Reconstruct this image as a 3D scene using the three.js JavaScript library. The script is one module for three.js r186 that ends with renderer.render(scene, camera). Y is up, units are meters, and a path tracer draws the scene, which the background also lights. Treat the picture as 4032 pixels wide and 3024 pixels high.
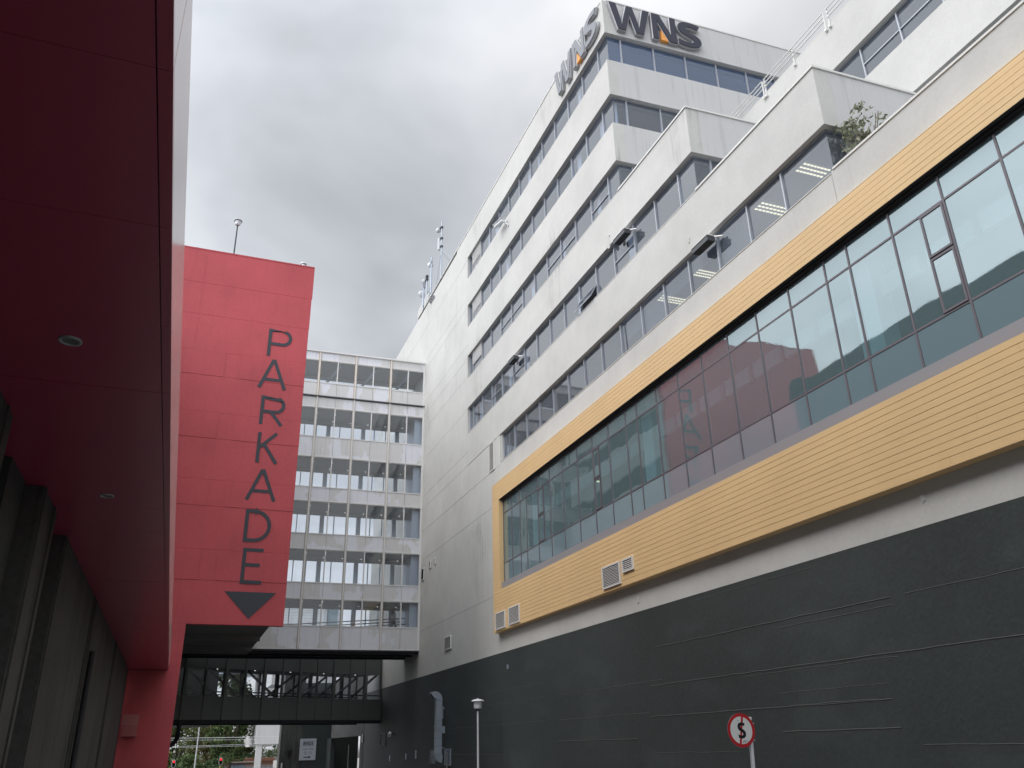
import * as THREE from 'three';
import { mergeGeometries, mergeVertices } from 'three/addons/utils/BufferGeometryUtils.js';
import { MarchingCubes } from 'three/addons/objects/MarchingCubes.js';
import { FontLoader } from 'three/addons/loaders/FontLoader.js';
import { RectAreaLightUniformsLib } from 'three/addons/lights/RectAreaLightUniformsLib.js';

// ---------------------------------------------------------------- camera, sky, sun, exposure
const scene = new THREE.Scene();
const camera = new THREE.PerspectiveCamera(49.9, 4 / 3, 0.1, 900);
camera.position.set(0, 1.6, 0);
camera.quaternion.setFromRotationMatrix(new THREE.Matrix4().makeBasis(
  new THREE.Vector3(0.9343279, -0.02164629, 0.35575667),
  new THREE.Vector3(-0.12393082, 0.91613827, 0.38122412),
  new THREE.Vector3(-0.33417439, -0.40027755, 0.8532909)));
const renderer = new THREE.WebGLRenderer({ antialias: true });
renderer.toneMapping = THREE.LinearToneMapping;
renderer.toneMappingExposure = 1.0;
renderer.shadowMap.enabled = true;
RectAreaLightUniformsLib.init();

function mulberry(a) { return () => { a |= 0; a = a + 0x6D2B79F5 | 0; let t = Math.imul(a ^ a >>> 15, 1 | a); t = t + Math.imul(t ^ t >>> 7, 61 | t) ^ t; return ((t ^ t >>> 14) >>> 0) / 4294967296; }; }
const hash3 = (x, y, z) => { let h = Math.imul(x, 374761393) ^ Math.imul(y, 668265263) ^ Math.imul(z, 1274126177); h = Math.imul(h ^ h >>> 13, 1274126177); return ((h ^ h >>> 16) >>> 0) / 4294967296; };
const fade = t => t * t * (3 - 2 * t);
const mix = (a, b, t) => a + (b - a) * t;
const clamp = (x, a = 0, b = 1) => Math.min(b, Math.max(a, x));
const sstep = (a, b, x) => fade(clamp((x - a) / (b - a)));
function vnoise(x, y, px, py, s) {                    // tileable value noise with periods px, py
  const xi = Math.floor(x), yi = Math.floor(y), fx = fade(x - xi), fy = fade(y - yi);
  const m = (a, n) => ((a % n) + n) % n, x0 = m(xi, px), x1 = m(xi + 1, px), y0 = m(yi, py), y1 = m(yi + 1, py);
  return mix(mix(hash3(x0, y0, s), hash3(x1, y0, s), fx), mix(hash3(x0, y1, s), hash3(x1, y1, s), fx), fy);
}
function fbm(u, v, fu, fv, oct, s) { let a = 0.5, r = 0, n = 0; for (let i = 0; i < oct; i++) { r += a * vnoise(u * fu, v * fv, fu, fv, s + i); n += a; a *= 0.5; fu *= 2; fv *= 2; } return r / n; }

const SUN = new THREE.Vector3(-0.60, 0.79, 0.13).normalize();
{
  const W = 1024, Hh = 512, d = new Float32Array(W * Hh * 4);
  const n3 = (x, y, z, s) => { const xi = Math.floor(x), yi = Math.floor(y), zi = Math.floor(z), fx = fade(x - xi), fy = fade(y - yi), fz = fade(z - zi);
    const h = (i, j, k) => hash3(xi + i + 500, yi + j + 500, (zi + k + 500) * 31 + s);
    return mix(mix(mix(h(0, 0, 0), h(1, 0, 0), fx), mix(h(0, 1, 0), h(1, 1, 0), fx), fy), mix(mix(h(0, 0, 1), h(1, 0, 1), fx), mix(h(0, 1, 1), h(1, 1, 1), fx), fy), fz); };
  const f3 = (x, y, z, o, s) => { let a = 0.5, r = 0, n = 0, f = 1; for (let i = 0; i < o; i++) { r += a * n3(x * f, y * f, z * f, s + i); n += a; a *= 0.52; f *= 2.05; } return r / n; };
  for (let j = 0; j < Hh; j++) for (let i = 0; i < W; i++) {
    const el = ((j + 0.5) / Hh - 0.5) * Math.PI, az = ((i + 0.5) / W - 0.5) * 2 * Math.PI;
    const x = Math.cos(el) * Math.cos(az), y = Math.sin(el), z = Math.cos(el) * Math.sin(az);
    let r, g, b;
    if (y < 0) { r = 0.16; g = 0.16; b = 0.155; }
    else {
      const k = 1 / (y + 0.28), px = x * k, pz = z * k;
      const w = f3(px * 1.1, 3, pz * 1.1, 3, 90) - 0.5;
      const big = f3(px * 1.5 + w * 1.3, 0.5, pz * 1.5 + w, 5, 11), fine = f3(px * 4.2 + w * 2, 7, pz * 4.2, 5, 41);
      const sd = Math.max(0, x * SUN.x + y * SUN.y + z * SUN.z);
      const near = (a, b, c, w) => Math.exp((x * a + y * b + z * c - 1) / (w * w / 2));
      let L = mix(0.73, 0.54, sstep(0.42, 0.68, y)) * (1 + 3.7 * sd * sd);     // overcast, thinner and brighter toward the veiled sun
      const wisp = f3(px * 7 + w * 5, 3, pz * 7 - w * 4, 5, 71) - 0.5, m = (big - 0.5) * 0.26 + (fine - 0.5) * 0.40 + wisp * 0.42;
      const bank = near(0.06, 0.66, -0.75, 0.30) * (0.6 + 0.8 * fine), thin = near(0.36, 0.73, -0.58, 0.22) * (0.55 + 0.9 * fine);   // a thicker bank and a thin spot beside it
      L *= 1 + m - 0.26 * bank + 0.34 * thin;
      const cool = clamp(0.55 - 2.2 * m + 0.5 * bank - 0.6 * thin);
      r = L * (1.0 - 0.05 * cool); g = L * (1.012 - 0.012 * cool); b = L * (1.045 + 0.035 * cool);
    }
    const o = (j * W + i) * 4; d[o] = r; d[o + 1] = g; d[o + 2] = b; d[o + 3] = 1;
  }
  const t = new THREE.DataTexture(d, W, Hh, THREE.RGBAFormat, THREE.FloatType);
  t.mapping = THREE.EquirectangularReflectionMapping; t.magFilter = THREE.LinearFilter; t.wrapS = THREE.RepeatWrapping; t.needsUpdate = true;
  scene.background = t; scene.environment = t;
}
const sun = new THREE.DirectionalLight(0xfff4e6, 1.05);
sun.position.copy(SUN).multiplyScalar(150); sun.target.position.set(6, 8, -30); sun.position.add(sun.target.position);
sun.castShadow = true; sun.shadow.radius = 45; sun.shadow.mapSize.set(2048, 2048);
Object.assign(sun.shadow.camera, { left: -70, right: 70, top: 70, bottom: -70, near: 1, far: 400 });
scene.add(sun, sun.target);

// ---------------------------------------------------------------- helpers
const used = new Map();
function numbered(n) { const k = used.get(n) || 0; used.set(n, k + 1); return k ? `${n}_${String(k).padStart(3, '0')}` : n; }
const BASE = new WeakMap();
function thing(name, label, category, [x, y, z] = [0, 0, 0], group, turn = 0, local = false) {
  const o = new THREE.Group(); o.name = numbered(name); o.position.set(x, y, z); o.rotation.y = turn;
  o.userData = { label, category }; if (group) o.userData.group = group;
  BASE.set(o, local ? [0, 0, 0] : [x, y, z]); scene.add(o); return o;
}
function fin(geoms, base) {
  const list = (Array.isArray(geoms) ? geoms : [geoms]).map(g => { g = g.index ? g.toNonIndexed() : g; for (const k of Object.keys(g.attributes)) if (!['position', 'normal', 'uv'].includes(k)) g.deleteAttribute(k); g.clearGroups?.(); return g; });
  const g = list.length > 1 ? mergeGeometries(list) : list[0];
  return base ? g.translate(-base[0], -base[1], -base[2]) : g;
}
function part(name, geoms, material, parent, label) {
  const base = BASE.get(parent) || [0, 0, 0];
  const m = new THREE.Mesh(fin(geoms, base), material); m.name = name; m.castShadow = m.receiveShadow = true;
  BASE.set(m, base); if (label) m.userData.label = label; parent.add(m); return m;
}
function struct(name, geoms, material) { const m = part(name, geoms, material, scene); m.name = numbered(name); m.userData.kind = 'structure'; return m; }
function quadGeo(faces) {                              // faces: [a,b,c,d,uvfn] counter-clockwise seen from outside
  const P = [], N = [], U = [], A = new THREE.Vector3(), B = new THREE.Vector3(), n = new THREE.Vector3();
  for (const [a, b, c, d] of faces) {
    A.set(b[0] - a[0], b[1] - a[1], b[2] - a[2]); B.set(c[0] - a[0], c[1] - a[1], c[2] - a[2]); n.crossVectors(A, B).normalize();
    const uv = p => Math.abs(n.y) > 0.7 ? [p[0], p[2]] : Math.abs(n.x) > Math.abs(n.z) ? [p[2], p[1]] : [p[0], p[1]];
    for (const p of [a, b, c, a, c, d]) { P.push(...p); N.push(n.x, n.y, n.z); U.push(...uv(p)); }
  }
  const g = new THREE.BufferGeometry();
  g.setAttribute('position', new THREE.Float32BufferAttribute(P, 3)); g.setAttribute('normal', new THREE.Float32BufferAttribute(N, 3)); g.setAttribute('uv', new THREE.Float32BufferAttribute(U, 2));
  return g;
}
function prism(pts, y0, y1) {                          // pts [x,z], any winding
  let s = 0; for (let i = 0; i < pts.length; i++) { const p = pts[i], q = pts[(i + 1) % pts.length]; s += p[0] * q[1] - q[0] * p[1]; }
  if (s > 0) pts = pts.slice().reverse();              // make clockwise in x,z so that sides face outwards
  const f = [], n = pts.length;
  for (let i = 0; i < n; i++) { const p = pts[i], q = pts[(i + 1) % n]; f.push([[p[0], y0, p[1]], [q[0], y0, q[1]], [q[0], y1, q[1]], [p[0], y1, p[1]]]); }
  if (n === 4) { f.push(pts.map(p => [p[0], y1, p[1]]), pts.slice().reverse().map(p => [p[0], y0, p[1]])); }
  else for (let i = 1; i < n - 1; i++) { f.push([pts[0], pts[i], pts[i + 1], pts[i + 1]].map(p => [p[0], y1, p[1]])); f.push([pts[0], pts[i + 1], pts[i], pts[i]].map(p => [p[0], y0, p[1]])); }
  return quadGeo(f);
}
const bx = (x0, x1, y0, y1, z0, z1) => { if (x0 > x1) [x0, x1] = [x1, x0]; if (z0 > z1) [z0, z1] = [z1, z0]; if (y0 > y1) [y0, y1] = [y1, y0]; return prism([[x0, z0], [x1, z0], [x1, z1], [x0, z1]], y0, y1); };
function bar(a, b, w, h = w) {                          // square bar between two points
  const va = new THREE.Vector3(...a), vb = new THREE.Vector3(...b), l = va.distanceTo(vb);
  const g = new THREE.BoxGeometry(w, l, h); const q = new THREE.Quaternion().setFromUnitVectors(new THREE.Vector3(0, 1, 0), vb.clone().sub(va).normalize());
  return g.applyQuaternion(q).translate(...va.add(vb).multiplyScalar(0.5).toArray());
}
function rod(a, b, r0, r1 = r0, n = 12) {
  const va = new THREE.Vector3(...a), vb = new THREE.Vector3(...b), l = va.distanceTo(vb);
  const g = new THREE.CylinderGeometry(r1, r0, l, n); const q = new THREE.Quaternion().setFromUnitVectors(new THREE.Vector3(0, 1, 0), vb.clone().sub(va).normalize());
  return g.applyQuaternion(q).translate(...va.add(vb).multiplyScalar(0.5).toArray());
}
const tube = (pts, r, n = 24, m = 10) => new THREE.TubeGeometry(new THREE.CatmullRomCurve3(pts.map(p => new THREE.Vector3(...p))), n, r, m, false);
const lathe = (pts, at, n = 28) => new THREE.LatheGeometry(pts.map(p => new THREE.Vector2(p[0], p[1])), n).translate(...at);
function ribbon(pts, w, depth, closed = false) {        // a flat stroke of constant width along a polyline, as an extruded plate in x,y
  const L = [], R = [], n = pts.length;
  for (let i = 0; i < n; i++) {
    const a = pts[Math.max(0, i - 1)], b = pts[Math.min(n - 1, i + 1)], p = pts[i];
    let t1 = [p[0] - a[0], p[1] - a[1]], t2 = [b[0] - p[0], b[1] - p[1]];
    const nm = t => { const l = Math.hypot(...t) || 1; return [t[0] / l, t[1] / l]; };
    if (i === 0) t1 = t2; if (i === n - 1) t2 = t1; t1 = nm(t1); t2 = nm(t2);
    const m = nm([t1[0] + t2[0], t1[1] + t2[1]]), k = w / 2 / Math.max(0.4, m[0] * t1[0] + m[1] * t1[1]);
    L.push([p[0] - m[1] * k, p[1] + m[0] * k]); R.push([p[0] + m[1] * k, p[1] - m[0] * k]);
  }
  const s = new THREE.Shape([...L, ...R.reverse()].map(p => new THREE.Vector2(...p)));
  return new THREE.ExtrudeGeometry(s, { depth, bevelEnabled: false });
}
const arc = (cx, cy, rx, ry, a0, a1, n = 18) => Array.from({ length: n + 1 }, (_, i) => { const a = mix(a0, a1, i / n); return [cx + rx * Math.cos(a), cy + ry * Math.sin(a)]; });

// ---------------------------------------------------------------- materials
const toS = c => Math.round(255 * clamp(c <= 0.0031308 ? c * 12.92 : 1.055 * Math.pow(c, 1 / 2.4) - 0.055));
function colorTex(n, size, fn) {                        // fn(u,v) -> linear rgb; size in metres
  const d = new Uint8Array(n * n * 4);
  for (let j = 0; j < n; j++) for (let i = 0; i < n; i++) { const c = fn((i + 0.5) / n, (j + 0.5) / n), o = (j * n + i) * 4; d[o] = toS(c[0]); d[o + 1] = toS(c[1]); d[o + 2] = toS(c[2]); d[o + 3] = 255; }
  const t = new THREE.DataTexture(d, n, n); t.colorSpace = THREE.SRGBColorSpace; return finish(t, size);
}
function dataTex(n, size, fn) {
  const d = new Uint8Array(n * n * 4);
  for (let j = 0; j < n; j++) for (let i = 0; i < n; i++) { const c = Math.round(255 * clamp(fn((i + 0.5) / n, (j + 0.5) / n))), o = (j * n + i) * 4; d[o] = d[o + 1] = d[o + 2] = c; d[o + 3] = 255; }
  return finish(new THREE.DataTexture(d, n, n), size);
}
function finish(t, size) { t.wrapS = t.wrapT = THREE.RepeatWrapping; t.magFilter = THREE.LinearFilter; t.minFilter = THREE.LinearMipmapLinearFilter; t.generateMipmaps = true; t.repeat.set(1 / size, 1 / size); t.needsUpdate = true; return t; }
const std = o => new THREE.MeshStandardMaterial(o), phy = o => new THREE.MeshPhysicalMaterial(o);
const rgb = (r, g, b) => new THREE.Color().setRGB(r, g, b);

const plasterBump = dataTex(512, 3, (u, v) => 0.55 * fbm(u, v, 6, 6, 3, 5) + 0.45 * fbm(u, v, 48, 48, 3, 9));
const fineBump = dataTex(256, 0.8, (u, v) => fbm(u, v, 24, 24, 3, 77));
const whiteTex = colorTex(1024, 11, (u, v) => {          // painted plaster with rain streaks and patches of dirt
  const p = fbm(u, v, 5, 5, 5, 21), st = fbm(u, v, 90, 5, 3, 31), m = sstep(0.46, 0.7, fbm(u, v, 4, 3, 4, 41)), sp = fbm(u, v, 160, 160, 2, 51), mott = fbm(u, v, 26, 18, 4, 61);
  let a = 0.595 + 0.12 * (p - 0.5) + 0.05 * (mott - 0.5) - 0.13 * m * sstep(0.5, 0.85, st) - 0.08 * m * sstep(0.5, 0.78, mott) + 0.04 * (sp - 0.5);
  return [a, a * 1.0, a * 0.968];
});
const greyTex = colorTex(512, 7, (u, v) => { const p = fbm(u, v, 5, 5, 5, 121), st = fbm(u, v, 70, 4, 3, 131), a = 0.585 + 0.06 * (p - 0.5) - 0.06 * sstep(0.55, 0.8, st); return [a, a * 1.005, a * 1.01]; });
const darkTex = colorTex(1024, 12, (u, v) => {           // charcoal paint, chalky runs and scuffs
  const p = fbm(u, v, 4, 4, 5, 221), st = fbm(u, v, 80, 3, 3, 231), m = sstep(0.4, 0.65, fbm(u, v, 3, 3, 4, 241)), sp = fbm(u, v, 200, 200, 2, 251), sc = fbm(u, v, 5, 13, 5, 261);
  const a = 0.051 + 0.020 * (p - 0.5) + 0.004 * m * (st - 0.5) + 0.011 * sstep(0.52, 0.74, sc) + 0.016 * (sp - 0.5);
  return [a * 0.86, a * 1.07, a * 1.06];
});
const redTex = colorTex(1024, 8, (u, v) => {
  const p = fbm(u, v, 5, 5, 5, 321), st = fbm(u, v, 60, 4, 3, 331), sp = fbm(u, v, 150, 150, 2, 351), k = 1 + 0.26 * (p - 0.5) - 0.045 * sstep(0.5, 0.8, st) + 0.12 * (sp - 0.5);
  return [0.56 * k, 0.084 * k, 0.10 * k];
});
const yellowTex = colorTex(512, 4, (u, v) => { const g = fbm(u, v, 3, 120, 3, 421), p = fbm(u, v, 4, 3, 4, 431), k = 1 + 0.10 * (g - 0.5) + 0.14 * (p - 0.5); return [0.80 * k, 0.555 * k, 0.285 * k]; });
const panelTex = colorTex(1024, 9, (u, v) => {           // aluminium spandrel panels: paler washed patches with ragged edges
  const w = fbm(u, v, 9, 7, 5, 521) + 0.10 * (fbm(u, v, 70, 9, 3, 531) - 0.5), m = sstep(0.49, 0.54, w), st = fbm(u, v, 90, 5, 3, 541), a = mix(0.66, 0.77, m) - 0.06 * sstep(0.55, 0.8, st);
  return [a * mix(1.0, 0.98, m), a * mix(0.99, 0.99, m), a * mix(0.985, 1.06, m)];
});
const concTex = colorTex(512, 6, (u, v) => { const p = fbm(u, v, 5, 5, 5, 621), st = fbm(u, v, 50, 3, 3, 631), sp = fbm(u, v, 120, 120, 2, 641), a = 0.085 + 0.05 * (p - 0.5) - 0.03 * sstep(0.5, 0.8, st) + 0.03 * (sp - 0.5); return [a, a, a * 0.97]; });
const asphTex = colorTex(512, 5, (u, v) => { const p = fbm(u, v, 4, 4, 4, 721), sp = fbm(u, v, 180, 180, 2, 731), a = 0.105 + 0.03 * (p - 0.5) + 0.05 * (sp - 0.5); return [a, a, a * 0.98]; });
const waveBump = dataTex(512, 6.4, (u, v) => 0.86 * fbm(u, v, 5, 4, 1, 821) + 0.14 * fbm(u, v, 11, 9, 1, 831));

const M = {
  white: std({ map: whiteTex, bumpMap: plasterBump, bumpScale: 0.005, roughness: 0.92 }),
  offwhite: std({ map: greyTex, bumpMap: plasterBump, bumpScale: 0.004, roughness: 0.9 }),
  cap: std({ color: rgb(0.74, 0.74, 0.72), roughness: 0.7 }),
  dark: std({ map: darkTex, bumpMap: plasterBump, bumpScale: 0.006, roughness: 0.62 }),
  darkridge: std({ color: rgb(0.055, 0.06, 0.06), bumpMap: fineBump, bumpScale: 0.01, roughness: 0.5 }),
  red: std({ map: redTex, bumpMap: plasterBump, bumpScale: 0.005, roughness: 0.6 }),
  soffit: phy({ color: rgb(0.40, 0.045, 0.10), roughness: 0.32, clearcoat: 0.35, clearcoatRoughness: 0.16 }),
  fascia: phy({ color: rgb(0.80, 0.60, 0.57), roughness: 0.16 }),
  ink: std({ color: rgb(0.048, 0.055, 0.07), roughness: 0.6 }),
  yellow: std({ map: yellowTex, roughness: 0.55 }),
  backing: std({ color: rgb(0.24, 0.155, 0.07), roughness: 0.9 }),
  reveal: std({ color: rgb(0.045, 0.042, 0.045), roughness: 0.6 }),
  sill: std({ color: rgb(0.36, 0.35, 0.37), roughness: 0.45, metalness: 0.2 }),
  frame: std({ color: rgb(0.17, 0.155, 0.175), roughness: 0.45, metalness: 0.3 }),
  alu: std({ color: rgb(0.42, 0.44, 0.48), roughness: 0.4, metalness: 0.45 }),
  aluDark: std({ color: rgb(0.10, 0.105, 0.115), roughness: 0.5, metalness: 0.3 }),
  aluWhite: std({ color: rgb(0.76, 0.75, 0.74), roughness: 0.45 }),
  aluStain: std({ color: rgb(0.55, 0.50, 0.45), roughness: 0.55 }),
  panel: std({ map: panelTex, roughness: 0.42, metalness: 0.08 }),
  blackSteel: std({ color: rgb(0.035, 0.036, 0.042), roughness: 0.7 }),
  greySteel: std({ color: rgb(0.19, 0.20, 0.195), roughness: 0.6, bumpMap: fineBump, bumpScale: 0.004 }),
  galv: std({ color: rgb(0.42, 0.47, 0.54), roughness: 0.42, metalness: 0.55, bumpMap: fineBump, bumpScale: 0.004 }),
  galvWhite: std({ color: rgb(0.72, 0.74, 0.77), roughness: 0.45, metalness: 0.15 }),
  conc: std({ map: concTex, bumpMap: plasterBump, bumpScale: 0.012, roughness: 0.85 }),
  concLight: std({ color: rgb(0.22, 0.22, 0.215), bumpMap: fineBump, bumpScale: 0.01, roughness: 0.9 }),
  concSlab: std({ color: rgb(0.2, 0.205, 0.205), bumpMap: fineBump, bumpScale: 0.01, roughness: 0.85 }),
  room: std({ color: rgb(0.22, 0.22, 0.22), roughness: 0.9 }),
  ceil: std({ color: rgb(0.40, 0.41, 0.41), roughness: 0.9 }),
  floor: std({ color: rgb(0.16, 0.16, 0.17), roughness: 0.8 }),
  blind: std({ color: rgb(0.72, 0.76, 0.78), roughness: 0.6 }),
  tube: std({ color: rgb(0.8, 0.8, 0.7), emissive: rgb(1, 0.88, 0.55), emissiveIntensity: 1.8 }),
  dot: std({ color: rgb(0.8, 0.8, 0.8), emissive: rgb(1, 0.96, 0.88), emissiveIntensity: 2.0 }),
  glass: phy({ color: rgb(0.54, 0.61, 0.72), metalness: 0.13, roughness: 0.015, transmission: 1, thickness: 0, ior: 1.75, bumpMap: waveBump, bumpScale: 0.004 }),
  glassSkyTint: phy({ color: rgb(0.26, 0.37, 0.60), metalness: 0.3, roughness: 0.015, transmission: 1, thickness: 0, ior: 1.75, bumpMap: waveBump, bumpScale: 0.003 }),  // blue colour stands in for a reflected patch of blue sky
  curtain: phy({ color: rgb(0.47, 0.69, 0.74), metalness: 0.36, roughness: 0.012, transmission: 1, thickness: 0, ior: 2.1, bumpMap: waveBump, bumpScale: 0.013 }),
  spandrel: phy({ color: rgb(0.27, 0.38, 0.43), metalness: 0.25, roughness: 0.06, clearcoat: 1, clearcoatRoughness: 0.02, ior: 1.9, bumpMap: waveBump, bumpScale: 0.006 }),
  linkGlass: phy({ color: rgb(0.90, 0.94, 0.98), metalness: 0.06, roughness: 0.012, transmission: 1, thickness: 0, ior: 1.7 }),
  navy: phy({ color: rgb(0.014, 0.018, 0.038), roughness: 0.35 }),
  silver: std({ color: rgb(0.42, 0.43, 0.45), roughness: 0.4, metalness: 0.4 }),
  orange: std({ color: rgb(0.85, 0.36, 0.08), roughness: 0.5 }),
  dark0: std({ color: rgb(0.012, 0.012, 0.014), roughness: 0.9 }),
  asphalt: std({ map: asphTex, bumpMap: fineBump, bumpScale: 0.01, roughness: 0.9 }),
  paving: std({ color: rgb(0.27, 0.265, 0.25), roughness: 0.9, bumpMap: fineBump, bumpScale: 0.01 }),
};

// ---------------------------------------------------------------- ground
struct('ground', [quadGeo([
  [[-260, 0, 60], [260, 0, 60], [260, 0, -58], [-260, 0, -58]], [[-260, 0, -58], [260, 0, -58], [260, -2.6, -98], [-260, -2.6, -98]], [[-260, -2.6, -98], [260, -2.6, -98], [260, -2.6, -420], [-260, -2.6, -420]]])], M.paving);
struct('road', [quadGeo([[[2.2, 0.004, 40], [11.4, 0.004, 40], [11.4, 0.004, -58], [2.2, 0.004, -58]], [[2.2, 0.004, -58], [11.4, 0.004, -58], [11.4, -2.596, -98], [2.2, -2.596, -98]], [[-120, -2.596, -98], [120, -2.596, -98], [120, -2.596, -112], [-120, -2.596, -112]]])], M.asphalt);
struct('kerb', [bx(11.4, 11.55, -0.2, 0.13, -58, 40), bx(2.05, 2.2, -0.2, 0.13, -36, 40)], M.conc);
struct('pavement', [bx(11.55, 13.9, -0.2, 0.12, -58, 40)], M.paving);

// ---------------------------------------------------------------- office building
const XF = 14, PX = 13.7, XG = 13.93;                    // wall face, clad box face, curtain glass
const ob = thing('office_building', 'white stepped office block with window bands above a timber coloured glazed box', 'building', [14, 0, -24]);
const zk = k => -24.65 - 1.615 * k;
const fz = (x, z0) => z0 + 0.038 * (x - 14);             // end faces stand a little off square
const TZ = -23.6;                                         // the tower's end face
// bands: [bottom, top, end z, far x]
const bandList = [['parapet_band', 30.2, 32.13, TZ, 26], ['spandrel_band', 26.71, 28.62, TZ, 26], ['spandrel_band', 23.23, 25.18, TZ, 26], ['spandrel_band', 19.83, 21.72, -18.65, 19], ['spandrel_band', 16.31, 18.22, -12.92, 19]];
for (const [n, y0, y1, ze, xe] of bandList) {
  part(n, [prism([[14, fz(14, ze)], [14.5, fz(14.5, ze)], [14.5, -43], [14, -43]], y0, y1)], M.white, ob);
  part('end_band', [prism([[14.5, fz(14.5, ze)], [xe, fz(xe, ze)], [xe, fz(xe, ze) - 0.5], [14.5, fz(14.5, ze) - 0.5]], y0, y1)], M.offwhite, ob);
}
// parapet caps of the terraces
for (const [y, ze, xe, zb] of [[21.72, -18.65, 18.98, TZ], [18.22, -12.92, 18.98, -18.65]])
  part('parapet_cap', [prism([[13.96, fz(14, ze) + 0.04], [14.54, fz(14.54, ze) + 0.04], [14.54, zb - 0.02], [13.96, zb - 0.02]], y + 0.002, y + 0.07), prism([[14.54, fz(14.54, ze) + 0.04], [xe, fz(xe, ze) + 0.04], [xe, fz(xe, ze) - 0.54], [14.54, fz(14.54, ze) - 0.54]], y + 0.002, y + 0.07)], M.cap, ob);
part('roof_cap', [bx(13.97, 14.2, 32.132, 32.2, TZ - 0.2, -52.5), prism([[14.2, fz(14.2, TZ) + 0.03], [26.03, fz(26, TZ) + 0.03], [26.03, fz(26, TZ) - 0.2], [14.2, fz(14.2, TZ) - 0.2]], 32.132, 32.2)], M.cap, ob);
part('roof_slab', [bx(14.5, 26, 31.0, 31.3, -69, TZ - 0.6)], M.room, ob);
part('terrace', [bx(14.5, 19, 20.4, 20.7, TZ + 0.3, -19.3), bx(14.5, 19, 17.0, 17.3, -18.6, -13.5), bx(14.35, 19, 13.4, 13.7, -12.9, 8)], M.paving, ob);
// floors, ceilings and rooms behind the glass
const rows = [
  { sill: 28.62, head: 30.2, ze: TZ, zl: -43, xe: 26 }, { sill: 25.18, head: 26.71, ze: TZ, zl: -43, xe: 26 }, { sill: 21.7, head: 23.23, ze: TZ, zl: -43, xe: 26 },
  { sill: 18.22, head: 19.83, ze: -18.65, zl: -43, xe: 19 }, { sill: 14.78, head: 16.31, ze: -12.92, zl: -37.5, xe: 19 }];
rows.forEach((r, i) => {
  const zf = r.ze - 0.7;
  part('ceiling', [bx(14.52, r.xe - 0.1, r.head + 0.12, r.head + 0.3, r.zl, zf)], M.ceil, ob);
  part('floor', [bx(14.52, r.xe - 0.1, r.sill - 1.0, r.sill - 0.8, r.zl, zf)], M.floor, ob);
  part('room_wall', [bx(Math.min(r.xe - 0.2, 18.8), r.xe, r.sill - 0.8, r.head + 0.12, r.zl, Math.min(zf, i < 3 ? -24.6 : zf)), bx(14.6, r.xe, r.sill - 0.8, r.head + 0.12, r.zl - 0.2, r.zl)], M.room, ob);
  part('column', [...[3, 7, 11].map(k => bx(15.3, 15.8, r.sill - 0.8, r.head + 0.12, zk(k) - 0.25, zk(k) + 0.25))], M.ceil, ob);
});
const tilt = mulberry(5);
function paneX(x, y0, y1, za, zb) { const t = (tilt() - 0.5) * 0.008, s = (tilt() - 0.5) * 0.006; return quadGeo([[[x + t, y0, zb], [x + t + s, y0, za], [x - t + s, y1, za], [x - t, y1, zb]]]); }
function paneZ(z, y0, y1, xa, xb) { const t = (tilt() - 0.5) * 0.006, za = fz(xa, z), zb = fz(xb, z); return quadGeo([[[xa, y0, za + t], [xb, y0, zb + t], [xb, y1, zb - t], [xa, y1, za - t]]]); }
const GX = 14.2;
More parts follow.
